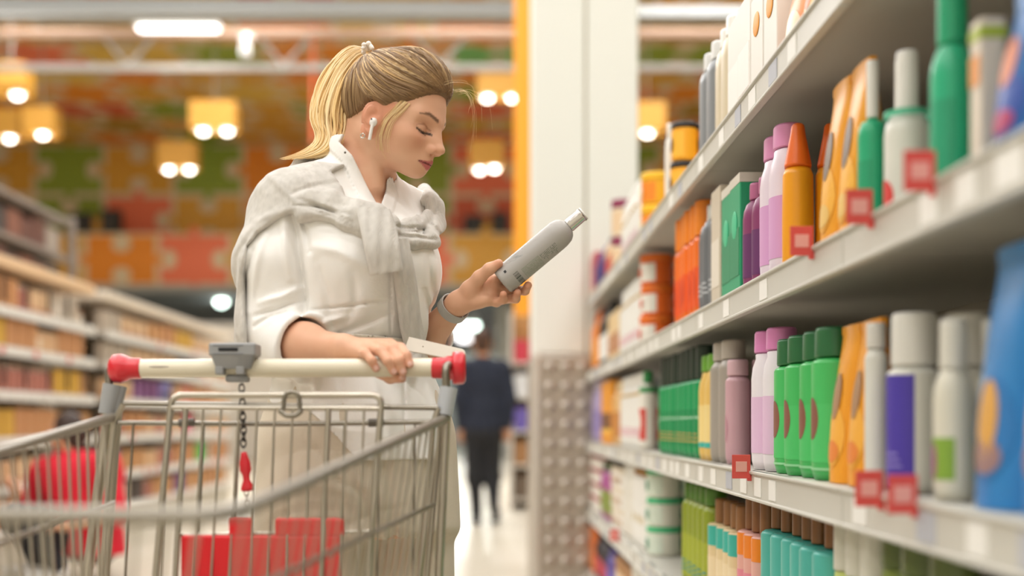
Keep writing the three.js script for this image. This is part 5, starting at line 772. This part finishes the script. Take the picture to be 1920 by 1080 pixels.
// --- belt
{
  const beltMat = mat(0xe6dfd0, 0.55), ring = torsoField(blouseRows.map(([y, a, b, c, d]) => [y, a, b, c, d]), 0.011);
  const bf = (x, y, z) => { const mid = 1.057 + (x + 0.25) * -0.05; return smax(smax(ring(x, y, z), -(ring(x, y, z) + 0.007), 0.001), Math.abs(y - mid) - 0.0155, 0.003); };
  const b = part('belt', nets(bf, V(-0.45, 0.99, -2.42), V(-0.08, 1.1, -2.05), 0.0035), beltMat, woman, 'cream leather belt');
  const p0 = W(764, 645, 2.105), p1 = W(872, 668, 2.07), D = p1.clone().sub(p0), L = D.length(), sh = new THREE.Shape(), hw = 0.0108;
  sh.moveTo(0, -hw * 1.15); sh.lineTo(L - hw, -hw); sh.absarc(L - hw, 0, hw, -Math.PI / 2, Math.PI / 2, false); sh.lineTo(0, hw * 1.15); sh.closePath();
  const hole = new THREE.Path(); hole.absarc(L * 0.28, 0, 0.0017, 0, Math.PI * 2, true); sh.holes.push(hole);
  const eg = new THREE.ExtrudeGeometry(sh, { depth: 0.0028, bevelEnabled: true, bevelThickness: 0.0006, bevelSize: 0.0006, bevelSegments: 2, curveSegments: 14 }), X = D.clone().normalize(), Z = V(0.15, 0.25, 1).addScaledVector(X, -V(0.15, 0.25, 1).dot(X)).normalize();
  eg.applyMatrix4(new THREE.Matrix4().makeBasis(X, Z.clone().cross(X), Z).setPosition(p0)); part('belt_tail', eg, beltMat, b, 'loose belt end');
  const bp = onCloth(716, 640, 0.012).p; part('buckle', new THREE.TorusGeometry(0.014, 0.0016, 8, 24, Math.PI * 1.35).rotateZ(0.6).scale(0.8, 1, 1).rotateY(0.5).translate(bp.x, bp.y, bp.z), mat(0x6c6157, 0.35, { metalness: 0.8 }), b, 'dark metal buckle');
}
// --- trousers and shoes
{
  const hips = torsoField(blouseRows.slice(0, 5).map(([y, a, b, c, d]) => [y, a - 0.008, b - 0.008, c, d]).concat([[1.06, 0.138, 0.1, 0.006, 0.002]]));
  const R1 = U(0.03, seg(TW(-0.08, 0.88, 0.01), V(-0.345, 0.5, -2.19), 0.108, 0.102), seg(V(-0.345, 0.5, -2.19), V(-0.35, 0.1, -2.19), 0.102, 0.108)), L1 = U(0.03, seg(TW(0.1, 0.88, 0.02), V(-0.178, 0.5, -2.3), 0.108, 0.102), seg(V(-0.178, 0.5, -2.3), V(-0.175, 0.1, -2.31), 0.102, 0.108));
  const cT = creases([[[[640, 860], [690, 940], [720, 1060]], 0.010, 0.007], [[[720, 850], [735, 930], [742, 1060]], 0.010, 0.008], [[[560, 850], [548, 940], [552, 1060]], 0.010, 0.004], [[[600, 840], [640, 900], [700, 930]], 0.008, 0.005], [[[800, 860], [812, 950], [822, 1060]], 0.010, 0.005], [[[660, 980], [700, 960], [760, 950]], 0.008, 0.004]], 2.13);
  const f = (x, y, z) => { let d = smin(smin(R1(x, y, z), L1(x, y, z), 0.022), hips(x, y, z), 0.03); d += creaseAt(cT, x, y) + 0.003 * noise3(x * 18, y * 9, z * 18); return smax(d, 0.045 - y, 0.004); };
  part('trousers', nets(f, V(-0.52, 0.03, -2.5), V(0.0, 1.07, -2.0), 0.006, null, 14), mat(0xd6cab6, 0.85, { bumpMap: fabricBump, bumpScale: 0.0004 }), woman, 'wide cream trousers');
  for (const [p, a] of [[V(-0.33, 0, -2.15), 0.6], [V(-0.155, 0, -2.27), 0.75]]) { const g = nets((x, y, z) => Math.max(U(0.03, ell(V(0, 0.035, -0.06), 0.036, 0.034, 0.06), ell(V(0, 0.028, 0.05), 0.042, 0.028, 0.085), ell(V(0, 0.05, -0.03), 0.034, 0.05, 0.045))(x, y, z), 0.001 - y), V(-0.07, -0.01, -0.16), V(0.07, 0.12, 0.17), 0.008); g.rotateY(a).translate(p.x, 0, p.z); part('shoe', g, mat(0xe9e6de, 0.5), woman); }
}
// --- wrist band, ear bud, ear ring
{ const d = LH.wrist.clone().sub(LH.elbow).normalize(), c = LH.wrist.clone().addScaledVector(d, -0.018), g = lathe([[0.0268, -0.0105], [0.0285, -0.0095], [0.0288, 0.0095], [0.0268, 0.0105], [0.0256, 0.009], [0.0256, -0.009], [0.0268, -0.0105]], 36); g.scale(1.06, 1, 0.95).applyQuaternion(new THREE.Quaternion().setFromUnitVectors(V(0, 1, 0), d)); part('wristband', g.translate(c.x, c.y, c.z), mat(0xb4b1ac, 0.6), woman, 'grey rubber wristband'); }
{ const white = mat(0xf4f2ee, 0.25, { clearcoat: 0.5 }); const e = part('earbud', [new THREE.SphereGeometry(0.0072, 16, 12).scale(1, 1.15, 1).translate(0, 0, 0), tubeAlong([V(0.001, 0.002, 0.003), V(0.0035, -0.012, 0.0035), V(0.0075, -0.032, 0.0025)], (t) => 0.0032 - t * 0.0003, 12)], white, woman, 'white wireless earbud'); const m = new THREE.Matrix4().makeBasis(hx, hy, hz).setPosition(HW(0.012, -0.011, 0.082)); e.geometry.applyMatrix4(m);
  const dot = new THREE.SphereGeometry(0.0016, 8, 6).applyMatrix4(new THREE.Matrix4().makeBasis(hx, hy, hz).setPosition(HW(0.010, -0.0075, 0.0885))); part('sensor_dot', dot, M(0x2a2a2a, 0.4), e);
  const r = new THREE.TorusGeometry(0.0042, 0.0013, 8, 18).applyMatrix4(new THREE.Matrix4().makeBasis(hx, hy, hz).setPosition(HW(0.0, -0.041, 0.079))); part('earring', r, mat(0xd8d2c8, 0.2, { metalness: 0.9 }), woman, 'small silver earring'); }
// --- hair: a cap that follows the skull, strands combed to the tie, a pony tail
{
  const R = rng(90210), line = [[0.12, 0.094], [0.094, 0.088], [0.078, 0.074], [0.06, 0.05], [0.045, 0.036], [0.03, 0.032], [0.018, 0.018], [0.004, 0.018], [-0.012, 0.018], [-0.026, -0.004], [-0.05, -0.03], [-0.07, -0.05], [-0.12, -0.055]];
  const hairY = (x) => { for (let i = 0; i < line.length - 1; i++) if (x <= line[i][0] && x >= line[i + 1][0]) return lerp(line[i + 1][1], line[i][1], (x - line[i + 1][0]) / (line[i][0] - line[i + 1][0])); return x > 0.12 ? 0.1 : -0.055; };
  const thick = (x, y, z) => { const a = sstep(-0.004, 0.022, y - hairY(x)); return lerp(-0.006, 0.008 + 0.014 * sstep(0.07, 0.135, y) * sstep(-0.05, 0.03, x), a); };
  const cap = (x, y, z) => skull(x, y, z) - thick(x, y, z);
  const tie = V(-0.103, 0.112, 0.012), proj = (p, off) => { for (let i = 0; i < 8; i++) { const e = 0.002, d = cap(p.x, p.y, p.z) - off, n = V(cap(p.x + e, p.y, p.z) - cap(p.x - e, p.y, p.z), cap(p.x, p.y + e, p.z) - cap(p.x, p.y - e, p.z), cap(p.x, p.y, p.z + e) - cap(p.x, p.y, p.z - e)).normalize(); p.addScaledVector(n, -d * 0.8); } return p; };
  const ash = lin(0x937450), ashD = lin(0x644c34), blond = lin(0xdfba82), gold = lin(0xf0cc8c), pale = lin(0xf8e0b0), hairMat = mat(0xffffff, 0.42, { vertexColors: true, specularIntensity: 0.7, anisotropy: 0 });
  const capG = nets((x, y, z) => { const [a, b, c] = toHead(x, y, z); return smax(cap(a, b, c), hairY(a) - 0.012 - b, 0.006); }, V(-0.36, 1.4, -2.36), V(-0.06, 1.66, -2.1), 0.003, (x, y, z) => mix3(ashD, ash, 0.5 + 0.4 * noise3(x * 70, y * 70, z * 70)));
  const strands = []; const colored = (g, f) => { const n = g.attributes.position.count, c = new Float32Array(n * 3), u = g.attributes.uv; for (let i = 0; i < n; i++) c.set(f(u.getY(i)), i * 3); g.setAttribute('color', new THREE.BufferAttribute(c, 3)); return g; };
  const hairLineStart = [[0.097, 0.094, 0], [0.095, 0.092, 0.012], [0.09, 0.086, 0.026], [0.08, 0.076, 0.042], [0.064, 0.058, 0.056], [0.048, 0.044, 0.064], [0.03, 0.034, 0.069], [0.016, 0.022, 0.073], [0.0, 0.02, 0.076], [-0.014, 0.016, 0.074], [-0.03, -0.006, 0.07], [-0.052, -0.03, 0.056], [-0.068, -0.048, 0.036], [-0.078, -0.054, 0.012], [-0.08, -0.055, 0]].map((p) => V(...p));
  const curve = new THREE.CatmullRomCurve3(hairLineStart);
  for (const side of [1, -1]) for (let i = 0; i < (side > 0 ? 620 : 260); i++) {
    const s = Math.pow(clamp((i + R()) / (side > 0 ? 620 : 260), 0, 1), 1.45), st = curve.getPoint(s), pts = [], en = V(tie.x + (R() - 0.5) * 0.012, tie.y + (R() - 0.5) * 0.022 - s * 0.008, tie.z * 1 + (side > 0 ? 0.004 : -0.012) + (R() - 0.5) * 0.014);
    st.z *= side; st.y += (R() - 0.3) * 0.008 + (s < 0.12 ? R() * 0.004 : 0); const sag = (0.012 + R() * 0.012) * (s < 0.55 ? -1 : 0.6), lift = 0.0004 + R() * 0.0016 + (R() < 0.06 ? 0.002 : 0), n = 18;
    const R0 = R(), t0 = R() < 0.35 ? R() * 0.35 : 0;
    for (let k = 0; k < n; k++) { const t = lerp(t0, 1, k / (n - 1)), q = st.clone().lerp(en, t); q.y += sag * Math.sin(Math.PI * t); q.z += side * (s < 0.16 ? (R0 - 0.15) * 0.05 : 0.03) * Math.sin(Math.PI * t); const off = lift * Math.sin(Math.PI * clamp(k / (n - 1), 0.08, 0.95)) + (t > 0.93 ? 0.001 : 0); proj(q, off); pts.push(HW(q.x, q.y, q.z)); }
    const rr = 0.0006 + R() * 0.0011, tone = R(), root = mix3(ashD, ash, 0.3 + 0.7 * R()), tipC = tone < 0.3 ? mix3(ash, blond, 0.3 + R() * 0.5) : tone < 0.84 ? mix3(ashD, ash, 0.5 + R() * 0.5) : mix3(blond, pale, R() * 0.7);
    const g = tubeAlong(pts, (t) => rr * (0.5 + 0.5 * Math.sin(Math.PI * clamp(t * 0.85 + 0.12, 0, 1))), 5); strands.push(colored(g, (v) => mix3(root, tipC, sstep(0.05, 0.6, lerp(t0, 1, v)))));
  }
  // pony tail
  const outer = [[686, 92], [660, 88], [628, 112], [603, 150], [588, 190], [585, 222], [596, 252], [588, 272], [562, 287], [520, 299]], inner = [[694, 106], [684, 124], [668, 156], [659, 192], [660, 226], [664, 246], [653, 266], [641, 281], [620, 291], [594, 297]];
  for (let i = 0; i < 560; i++) {
    const s = R(), dz = (R() - 0.5) * 2, end = 0.72 + 0.28 * Math.sqrt(R()) , pts = [], w1 = R() * 6, w2 = R() * 6, am = 0.001 + R() * 0.004;
    const path = new THREE.CatmullRomCurve3(outer.map((o, k) => { const a = clamp(s + (R() - 0.5) * 0.05, 0, 1.02), px = lerp(o[0], inner[k][0], a), py = lerp(o[1], inner[k][1], a), t = k / 9, bulge = Math.sin(Math.PI * clamp(t * 0.9 + 0.06, 0, 1)); const d = 2.262 - 0.003 * k - 0.0075 * Math.max(0, k - 5) + dz * 0.036 * bulge * Math.sqrt(Math.max(0.1, 1 - (2 * s - 1) ** 2)); const p = W(px, py, d); p.x += am * Math.sin(w1 + t * 9); p.y += am * 0.5 * Math.sin(w2 + t * 8); return p; }));
    for (let k = 0; k < 26; k++) pts.push(path.getPoint(k / 25 * end));
    const rr = 0.0009 + R() * 0.0013, c0 = mix3(ash, blond, 0.5 + R() * 0.5), c1 = R() < 0.55 ? mix3(gold, pale, R()) : mix3(blond, gold, R()), inn = s > 0.82 ? 0.35 : 0;
    strands.push(colored(tubeAlong(pts, (t) => rr * (0.75 + 0.5 * Math.sin(Math.PI * Math.min(1, t * 1.2))) * (1 - sstep(0.8, 1, t) * 0.75), 5), (v) => mix3(mix3(c0, c1, sstep(0.05, 0.35, v)), ash, inn * (1 - v))));
  }
  // loose wisps by the ear and over the brow
  const wisp = (pts, r, c) => strands.push(colored(tubeAlong(new THREE.CatmullRomCurve3(pts).getPoints(18), (t) => r * (1 - 0.6 * t), 4), () => c));
  const onSkin = (x, y, z, off) => { const p = V(x, y, z); for (let k = 0; k < 6; k++) { const e = 0.002, d = headLocal(p.x, p.y, p.z) - off, n = V(headLocal(p.x + e, p.y, p.z) - headLocal(p.x - e, p.y, p.z), headLocal(p.x, p.y + e, p.z) - headLocal(p.x, p.y - e, p.z), headLocal(p.x, p.y, p.z + e) - headLocal(p.x, p.y, p.z - e)).normalize(); p.addScaledVector(n, -d); } return HW(p.x, p.y, p.z); };
  for (let i = 0; i < 34; i++) { const a = R(), b = R(), L = 0.35 + 0.65 * R(), px = [[0.052, 0.046], [0.044, 0.026], [0.034, 0.002], [0.033, -0.03], [0.042, -0.055], [0.052, -0.075]]; wisp(px.slice(0, 3 + Math.floor(L * 3.4)).map(([x, y], k) => onSkin(x + (a - 0.6) * 0.02 + (b - 0.5) * 0.006 * k, y, 0.066, 0.0015 + 0.001 * k)), 0.00035 + R() * 0.0005, mix3(blond, pale, R())); }
  for (let i = 0; i < 12; i++) { const q = HW(0.092, 0.1 + R() * 0.006, (R() - 0.5) * 0.08), u = R(), v = R(); wisp([q, q.clone().add(V(0.016, -0.002 + u * 0.006, 0.004)), q.clone().add(V(0.022 + u * 0.03, -0.01 + u * 0.03 - v * 0.05, 0.01)), q.clone().add(V(0.012 + u * 0.05, 0.03 * u - v * 0.13, 0.01))], 0.00022 + R() * 0.0001, mix3(blond, pale, R())); }
  for (let i = 0; i < 26; i++) { const s = 0.05 + R() * 0.4, p = V(lerp(0.09, -0.09, s * 2), 0.11, (R() - 0.5) * 0.09); proj(p, 0.001); const q = HW(p.x, p.y, p.z); wisp([q, q.clone().add(V(-0.01, 0.003 + R() * 0.006, 0)), q.clone().add(V(-0.025, 0.004 + R() * 0.01, (R() - 0.5) * 0.02))], 0.00025, mix3(ash, blond, R())); }
  const hair = part('hair', mergeGeometries([capG, ...strands].map((g) => { for (const k of Object.keys(g.attributes)) if (!['position', 'normal', 'uv', 'color'].includes(k)) g.deleteAttribute(k); return g; })), hairMat, woman, 'blonde hair combed into a high pony tail');
  const c = W(689, 100, 2.222), pearls = []; for (let i = 0; i < 16; i++) { const a = i / 16 * Math.PI * 2; pearls.push(new THREE.SphereGeometry(0.0034 + (i % 3) * 0.0007, 8, 6).translate(c.x + 0.002 + Math.cos(a) * 0.009, c.y + Math.sin(a) * 0.010, c.z + 0.006 + Math.sin(a * 3) * 0.012)); } pearls.push(new THREE.SphereGeometry(0.0058, 10, 8).translate(c.x + 0.003, c.y + 0.014, c.z + 0.01), new THREE.SphereGeometry(0.005, 10, 8).translate(c.x - 0.005, c.y + 0.011, c.z + 0.014));
  part('hair_tie', pearls, mat(0xe9ddd0, 0.25, { clearcoat: 0.6 }), hair, 'pearl hair tie');
  // lashes
  const lash = []; for (const sd of [1, -1]) for (let i = 0; i < 9; i++) { const z = sd * (0.019 + i * 0.0032), b = V(0.0865 - Math.abs(i - 4) ** 2 * 0.00045, 0.0078 + (i - 4) * 0.0002, z); lash.push(tubeAlong([HW(b.x, b.y, b.z), HW(b.x + 0.004, b.y - 0.0022, b.z + sd * 0.0005), HW(b.x + 0.0078, b.y - 0.003, b.z + sd * 0.0012)], (t) => 0.00045 * (1 - t * 0.6), 4)); }
  part('eyelash', lash, M(0x2a1d16, 0.6), woman);
}
// --- the bottle she reads
{
  const a = W(941, 529, 2.205), b = W(1066, 424, 2.185), D = b.clone().sub(a), L = D.length(); D.normalize(); const t = thing('lotion_bottle', 'grey bottle with silver cap, held in the woman\'s raised hand', 'bottle', a.toArray()), r = 0.0268;
  const qt = new THREE.Quaternion().setFromUnitVectors(V(0, 1, 0), D); t.quaternion.copy(qt);
  const body = mat(0xaca9a4, 0.38), b1 = L;
  part('body', lathe([[0, 0.001], [r * 0.86, 0], [r * 0.96, 0.0022], [r, 0.007], [r, b1 * 0.8], [r * 0.985, b1 * 0.86], [r * 0.9, b1 * 0.925], [r * 0.72, b1 * 0.97], [r * 0.52, b1 * 0.995], [0.0118, b1], [0, b1]], 48), body, t, 'matt grey body');
  part('cap', lathe([[0, b1], [0.0125, b1], [0.0127, b1 + 0.001], [0.0122, b1 + 0.03], [0.0135, b1 + 0.0305], [0.0135, b1 + 0.0335], [0, b1 + 0.0335]], 36), mat(0xd6d2cc, 0.16, { metalness: 1 }), t, 'silver cap'); part('cap_disc', lathe([[0, b1 + 0.0338], [0.0126, b1 + 0.0338], [0.013, b1 + 0.036], [0.012, b1 + 0.0372], [0, b1 + 0.0374]], 32), mat(0xeeece6, 0.3), t, 'white cap top');
  const tex = canvasTex(512, 1024, (c, w, h) => { c.fillStyle = '#aca9a4'; c.fillRect(0, 0, w, h); const R = rng(5);
    c.fillStyle = '#5f6a5c'; for (let k = 0; k < 14; k++) { let y = 60 + k * 22; for (let x = 270; x < 300 + R() * 90; x += 8 + R() * 16) { c.fillRect(x, y, 5 + R() * 9, 9); } }
    c.fillStyle = '#7d8c74'; for (let k = 0; k < 20; k++) for (let x = 262; x < 440; x += 10 + R() * 8) c.fillRect(x, 380 + k * 17, 5 + R() * 8, 8);
    c.fillStyle = '#3f4440'; for (let x = 250; x < 420; x += 4 + R() * 7) c.fillRect(x, 770, 2 + R() * 4, 90); c.fillStyle = '#1d1d1d'; c.fillRect(170, 905, 26, 40);
    c.strokeStyle = '#8d908c'; c.lineWidth = 4; for (let k = 0; k < 26; k++) { const x = 40 + R() * 90, y = 640 + R() * 200; c.beginPath(); c.moveTo(x, y); c.quadraticCurveTo(x + 20 + R() * 30, y - 30, x + 30 + R() * 40, y - 70 - R() * 50); c.stroke(); }
    c.fillStyle = '#6f726e'; for (let k = 0; k < 5; k++) c.fillRect(60 + k * 9, 250 + k * 60, 8, 26); });
  const lab = lathe([[r * 1.004, 0.006], [r * 1.004, b1 * 0.8]], 40, 0, Math.PI * 1.25); lab.rotateY(-1.8); part('printed_label', lab, mat(0xffffff, 0.4, { map: tex }), t, 'printed back label');
}
// ---------------------------------------------------------------- the man walking away and the worker crouching by the left shelves
{
  const d = 10.7, Q = (x, y, dz = 0) => W(x, y, d - dz), feetY = W(0, 985, d).y;
  const t = thing('person', 'man in navy sweater and black trousers walking away down the aisle', 'person', [0, 0, 0]);
  const skin = mat(0xc9906c, 0.55), navy = mat(0x1d2333, 0.85), blackC = mat(0x17171a, 0.85), hairM = mat(0x4a3020, 0.7), shoeM = mat(0x121214, 0.5);
  const head = U(0.03, ell(Q(903, 640), 0.074, 0.1, 0.092), ell(Q(904, 655, -0.02), 0.058, 0.075, 0.07)), neck = seg(Q(905, 662), Q(907, 682), 0.055, 0.07), ears = U(0.005, ell(Q(918.5, 645), 0.012, 0.03, 0.02), ell(Q(887.5, 645), 0.012, 0.03, 0.02));
  const torso = U(0.06, ell(Q(908, 715), 0.215, 0.2, 0.125), ell(Q(908, 765), 0.18, 0.2, 0.12), ell(Q(906, 800), 0.175, 0.12, 0.125));
  const hipsL = U(0.05, ell(Q(906, 815), 0.17, 0.12, 0.125), seg(Q(890, 820), Q(890, 895, 0.04), 0.092, 0.07), seg(Q(890, 895, 0.04), Q(893, 962, 0.08), 0.066, 0.045), seg(Q(922, 820), Q(924, 895), 0.092, 0.07), seg(Q(924, 895), Q(926, 948, 0.14), 0.066, 0.045));
  const armR = [Q(946, 695), Q(957, 748, 0.03), Q(950, 798, -0.02)], armL = [Q(870, 695), Q(862, 750, 0.02), Q(866, 800, -0.04)];
  const hand = (c) => U(0.01, ell(c, 0.04, 0.055, 0.03), ...[0, 1, 2, 3].map((i) => chain([c.clone().add(V((i - 1.5) * 0.018, -0.03, 0)), c.clone().add(V((i - 1.5) * 0.019, -0.07, -0.01)), c.clone().add(V((i - 1.5) * 0.018, -0.1 + Math.abs(i - 1.4) * 0.008, -0.025))], [0.011, 0.0095, 0.008], 0.004)), chain([c.clone().add(V(0, 0, -0.02)), c.clone().add(V(-0.01, -0.03, -0.045)), c.clone().add(V(-0.008, -0.06, -0.05))], [0.013, 0.011, 0.009], 0.004));
  const hR = hand(armR[2].clone().add(V(0, -0.05, 0))), hL = hand(armL[2].clone().add(V(0, -0.05, 0)));
  const whole = U(0.03, head, neck, ears, (x, y, z) => torso(x, y, z) + 0.02, (x, y, z) => hipsL(x, y, z) + 0.015, chain(armR, [0.045, 0.04, 0.03]), chain(armL, [0.045, 0.04, 0.03])), body = (x, y, z) => smin(whole(x, y, z), Math.min(hR(x, y, z), hL(x, y, z)), 0.01);
  part('body', nets(body, V(-0.5, 0.02, -11.05), V(0.35, 1.85, -10.4), 0.013), skin, t);
  const swf = U(0.05, torso, seg(Q(878, 690), Q(938, 690), 0.085, 0.085), chain(armR, [0.072, 0.062, 0.05], 0.02), chain(armL, [0.072, 0.062, 0.05], 0.02), seg(Q(906, 676), Q(906, 684), 0.065, 0.075));
  part('sweater', nets((x, y, z) => smax(swf(x, y, z) + 0.004 * noise3(x * 14, y * 14, z * 14), Q(0, 806).y - y, 0.01), V(-0.5, 0.75, -11.05), V(0.35, 1.6, -10.4), 0.013), navy, t, 'navy sweater');
  part('trousers', nets((x, y, z) => hipsL(x, y, z) - 0.006 + 0.005 * noise3(x * 16, y * 10, z * 16), V(-0.5, 0.06, -11.05), V(0.35, 1.05, -10.3), 0.013), blackC, t, 'black trousers');
  part('hair', nets(U(0.02, ell(Q(903, 634, 0.01), 0.08, 0.088, 0.094), ell(Q(904, 648, 0.035), 0.068, 0.07, 0.06)), V(-0.3, 1.4, -10.9), V(0.1, 1.9, -10.5), 0.01), hairM, t, 'short brown hair');
  const shoe = (p, lift) => U(0.03, ell(V(p.x, p.y + 0.045, p.z), 0.05, 0.05, 0.07), ell(V(p.x, p.y + 0.032 - lift, p.z - 0.12), 0.052, 0.034, 0.11));
  const s1 = V(Q(893, 0).x, 0, -10.64), s2 = V(Q(929, 0).x, 0.07, -10.6);
  part('shoe', nets((x, y, z) => Math.max(shoe(s1, 0)(x, y, z), -y + 0.001), V(s1.x - 0.1, -0.02, -11), V(s1.x + 0.1, 0.2, -10.5), 0.01), shoeM, t); part('shoe', nets((x, y, z) => Math.max(shoe(s2, 0.06)(x, y, z), -y + 0.001), V(s2.x - 0.1, -0.02, -11), V(s2.x + 0.1, 0.25, -10.45), 0.01), shoeM, t);
}
{
  const d = 6.95, Q = (x, y, dz = 0) => W(x, y, d - dz);
  const t = thing('person', 'brown-haired person in red top crouching at the left shelves behind the trolley', 'person', [0, 0, 0]);
  const skin = mat(0xd09a78, 0.55), red = mat(0xd4162f, 0.8), dk = mat(0x26252a, 0.85), hairM = mat(0x35231a, 0.6);
  const hip = Q(172, 1012), chestC = Q(140, 905), headC = Q(124, 808), shN = Q(196, 880, 0.08), shF = Q(88, 890, -0.06), kneeN = Q(70, 985, 0.22), kneeF = Q(30, 975, -0.05), footN = V(Q(140, 0).x, 0.07, -6.72), footF = V(Q(70, 0).x, 0.07, -7.0);
  const torso = U(0.08, seg(hip, chestC, 0.17, 0.185), seg(shN, shF, 0.095, 0.095)), elN = Q(214, 965, 0.16), elF = Q(58, 950, -0.12), haN = Q(120, 985, 0.3), haF = Q(18, 905, -0.16);
  const hand = (c, v) => { const s = V(-v.z, 0, v.x).normalize(); return U(0.01, ell(c, 0.045, 0.035, 0.045), ...[0, 1, 2, 3].map((i) => { const b = c.clone().addScaledVector(s, (i - 1.5) * 0.018).addScaledVector(v, 0.025); return chain([b, b.clone().addScaledVector(v, 0.04), b.clone().addScaledVector(v, 0.068 - Math.abs(i - 1.4) * 0.008).add(V(0, -0.018, 0))], [0.011, 0.0095, 0.008], 0.004); }), chain([c.clone().addScaledVector(s, 0.03), c.clone().addScaledVector(s, 0.055).addScaledVector(v, 0.02), c.clone().addScaledVector(s, 0.06).addScaledVector(v, 0.045)], [0.013, 0.011, 0.009], 0.004)); };
  const hN = hand(haN, V(-1, -0.2, 0.2).normalize()), hF = hand(haF, V(-1, 0.1, 0.1).normalize());
  const legs = U(0.05, seg(hip, kneeN, 0.115, 0.085), seg(kneeN, footN, 0.08, 0.055), seg(hip, kneeF, 0.115, 0.085), seg(kneeF, footF, 0.08, 0.055), ell(hip, 0.19, 0.15, 0.17));
  const head = U(0.03, ell(headC, 0.09, 0.105, 0.08), ell(headC.clone().add(V(-0.045, -0.04, 0)), 0.055, 0.07, 0.058), ell(headC.clone().add(V(-0.1, -0.035, 0)), 0.016, 0.02, 0.012), seg(headC.clone().add(V(0.02, -0.05, 0)), Q(138, 860), 0.055, 0.065));
  const body = U(0.03, head, (x, y, z) => torso(x, y, z) + 0.02, (x, y, z) => legs(x, y, z) + 0.015, chain([shN, elN, haN], [0.05, 0.042, 0.03]), chain([shF, elF, haF], [0.05, 0.042, 0.03]));
  const lo = V(-3.02, 0.0, -7.35), hi = V(-2.05, 1.05, -6.5);
  part('body', nets((x, y, z) => smin(body(x, y, z), Math.min(hN(x, y, z), hF(x, y, z)), 0.01), lo, hi, 0.013), skin, t);
  part('red_top', nets((x, y, z) => smax(U(0.05, torso, chain([shN, shN.clone().lerp(elN, 0.95)], [0.082, 0.07], 0.02), chain([shF, shF.clone().lerp(elF, 0.95)], [0.082, 0.07], 0.02), seg(hip, hip.clone().add(V(0.05, -0.16, 0.02)), 0.17, 0.16))(x, y, z) - 0.008 + 0.006 * noise3(x * 12, y * 12, z * 12), smax(0.14 - y, y - 0.79, 0.01), 0.02), lo, hi, 0.013), red, t, 'red top');
  part('trousers', nets((x, y, z) => smax(legs(x, y, z) + 0.004 + 0.005 * noise3(x * 14, y * 14, z * 14), 0.06 - y, 0.01), lo, hi, 0.013), dk, t, 'dark trousers');
  part('hair', nets(U(0.03, ell(headC.clone().add(V(0.018, 0.014, 0)), 0.094, 0.104, 0.092), ell(headC.clone().add(V(0.06, -0.06, 0)), 0.05, 0.07, 0.07), ell(headC.clone().add(V(0.1, -0.02, 0)), 0.04, 0.04, 0.04)), V(-2.8, 0.6, -7.2), V(-2.2, 1.1, -6.7), 0.01), hairM, t, 'dark brown hair');
  for (const f of [footN, footF]) part('shoe', nets((x, y, z) => Math.max(U(0.03, ell(V(f.x, 0.05, f.z), 0.075, 0.05, 0.048), ell(V(f.x - 0.12, 0.034, f.z), 0.11, 0.036, 0.05))(x, y, z), 0.001 - y), V(f.x - 0.26, -0.02, f.z - 0.08), V(f.x + 0.1, 0.13, f.z + 0.08), 0.01), M(0xd9d6d0, 0.6), t);
}
shade(scene);
renderer.render(scene, camera);
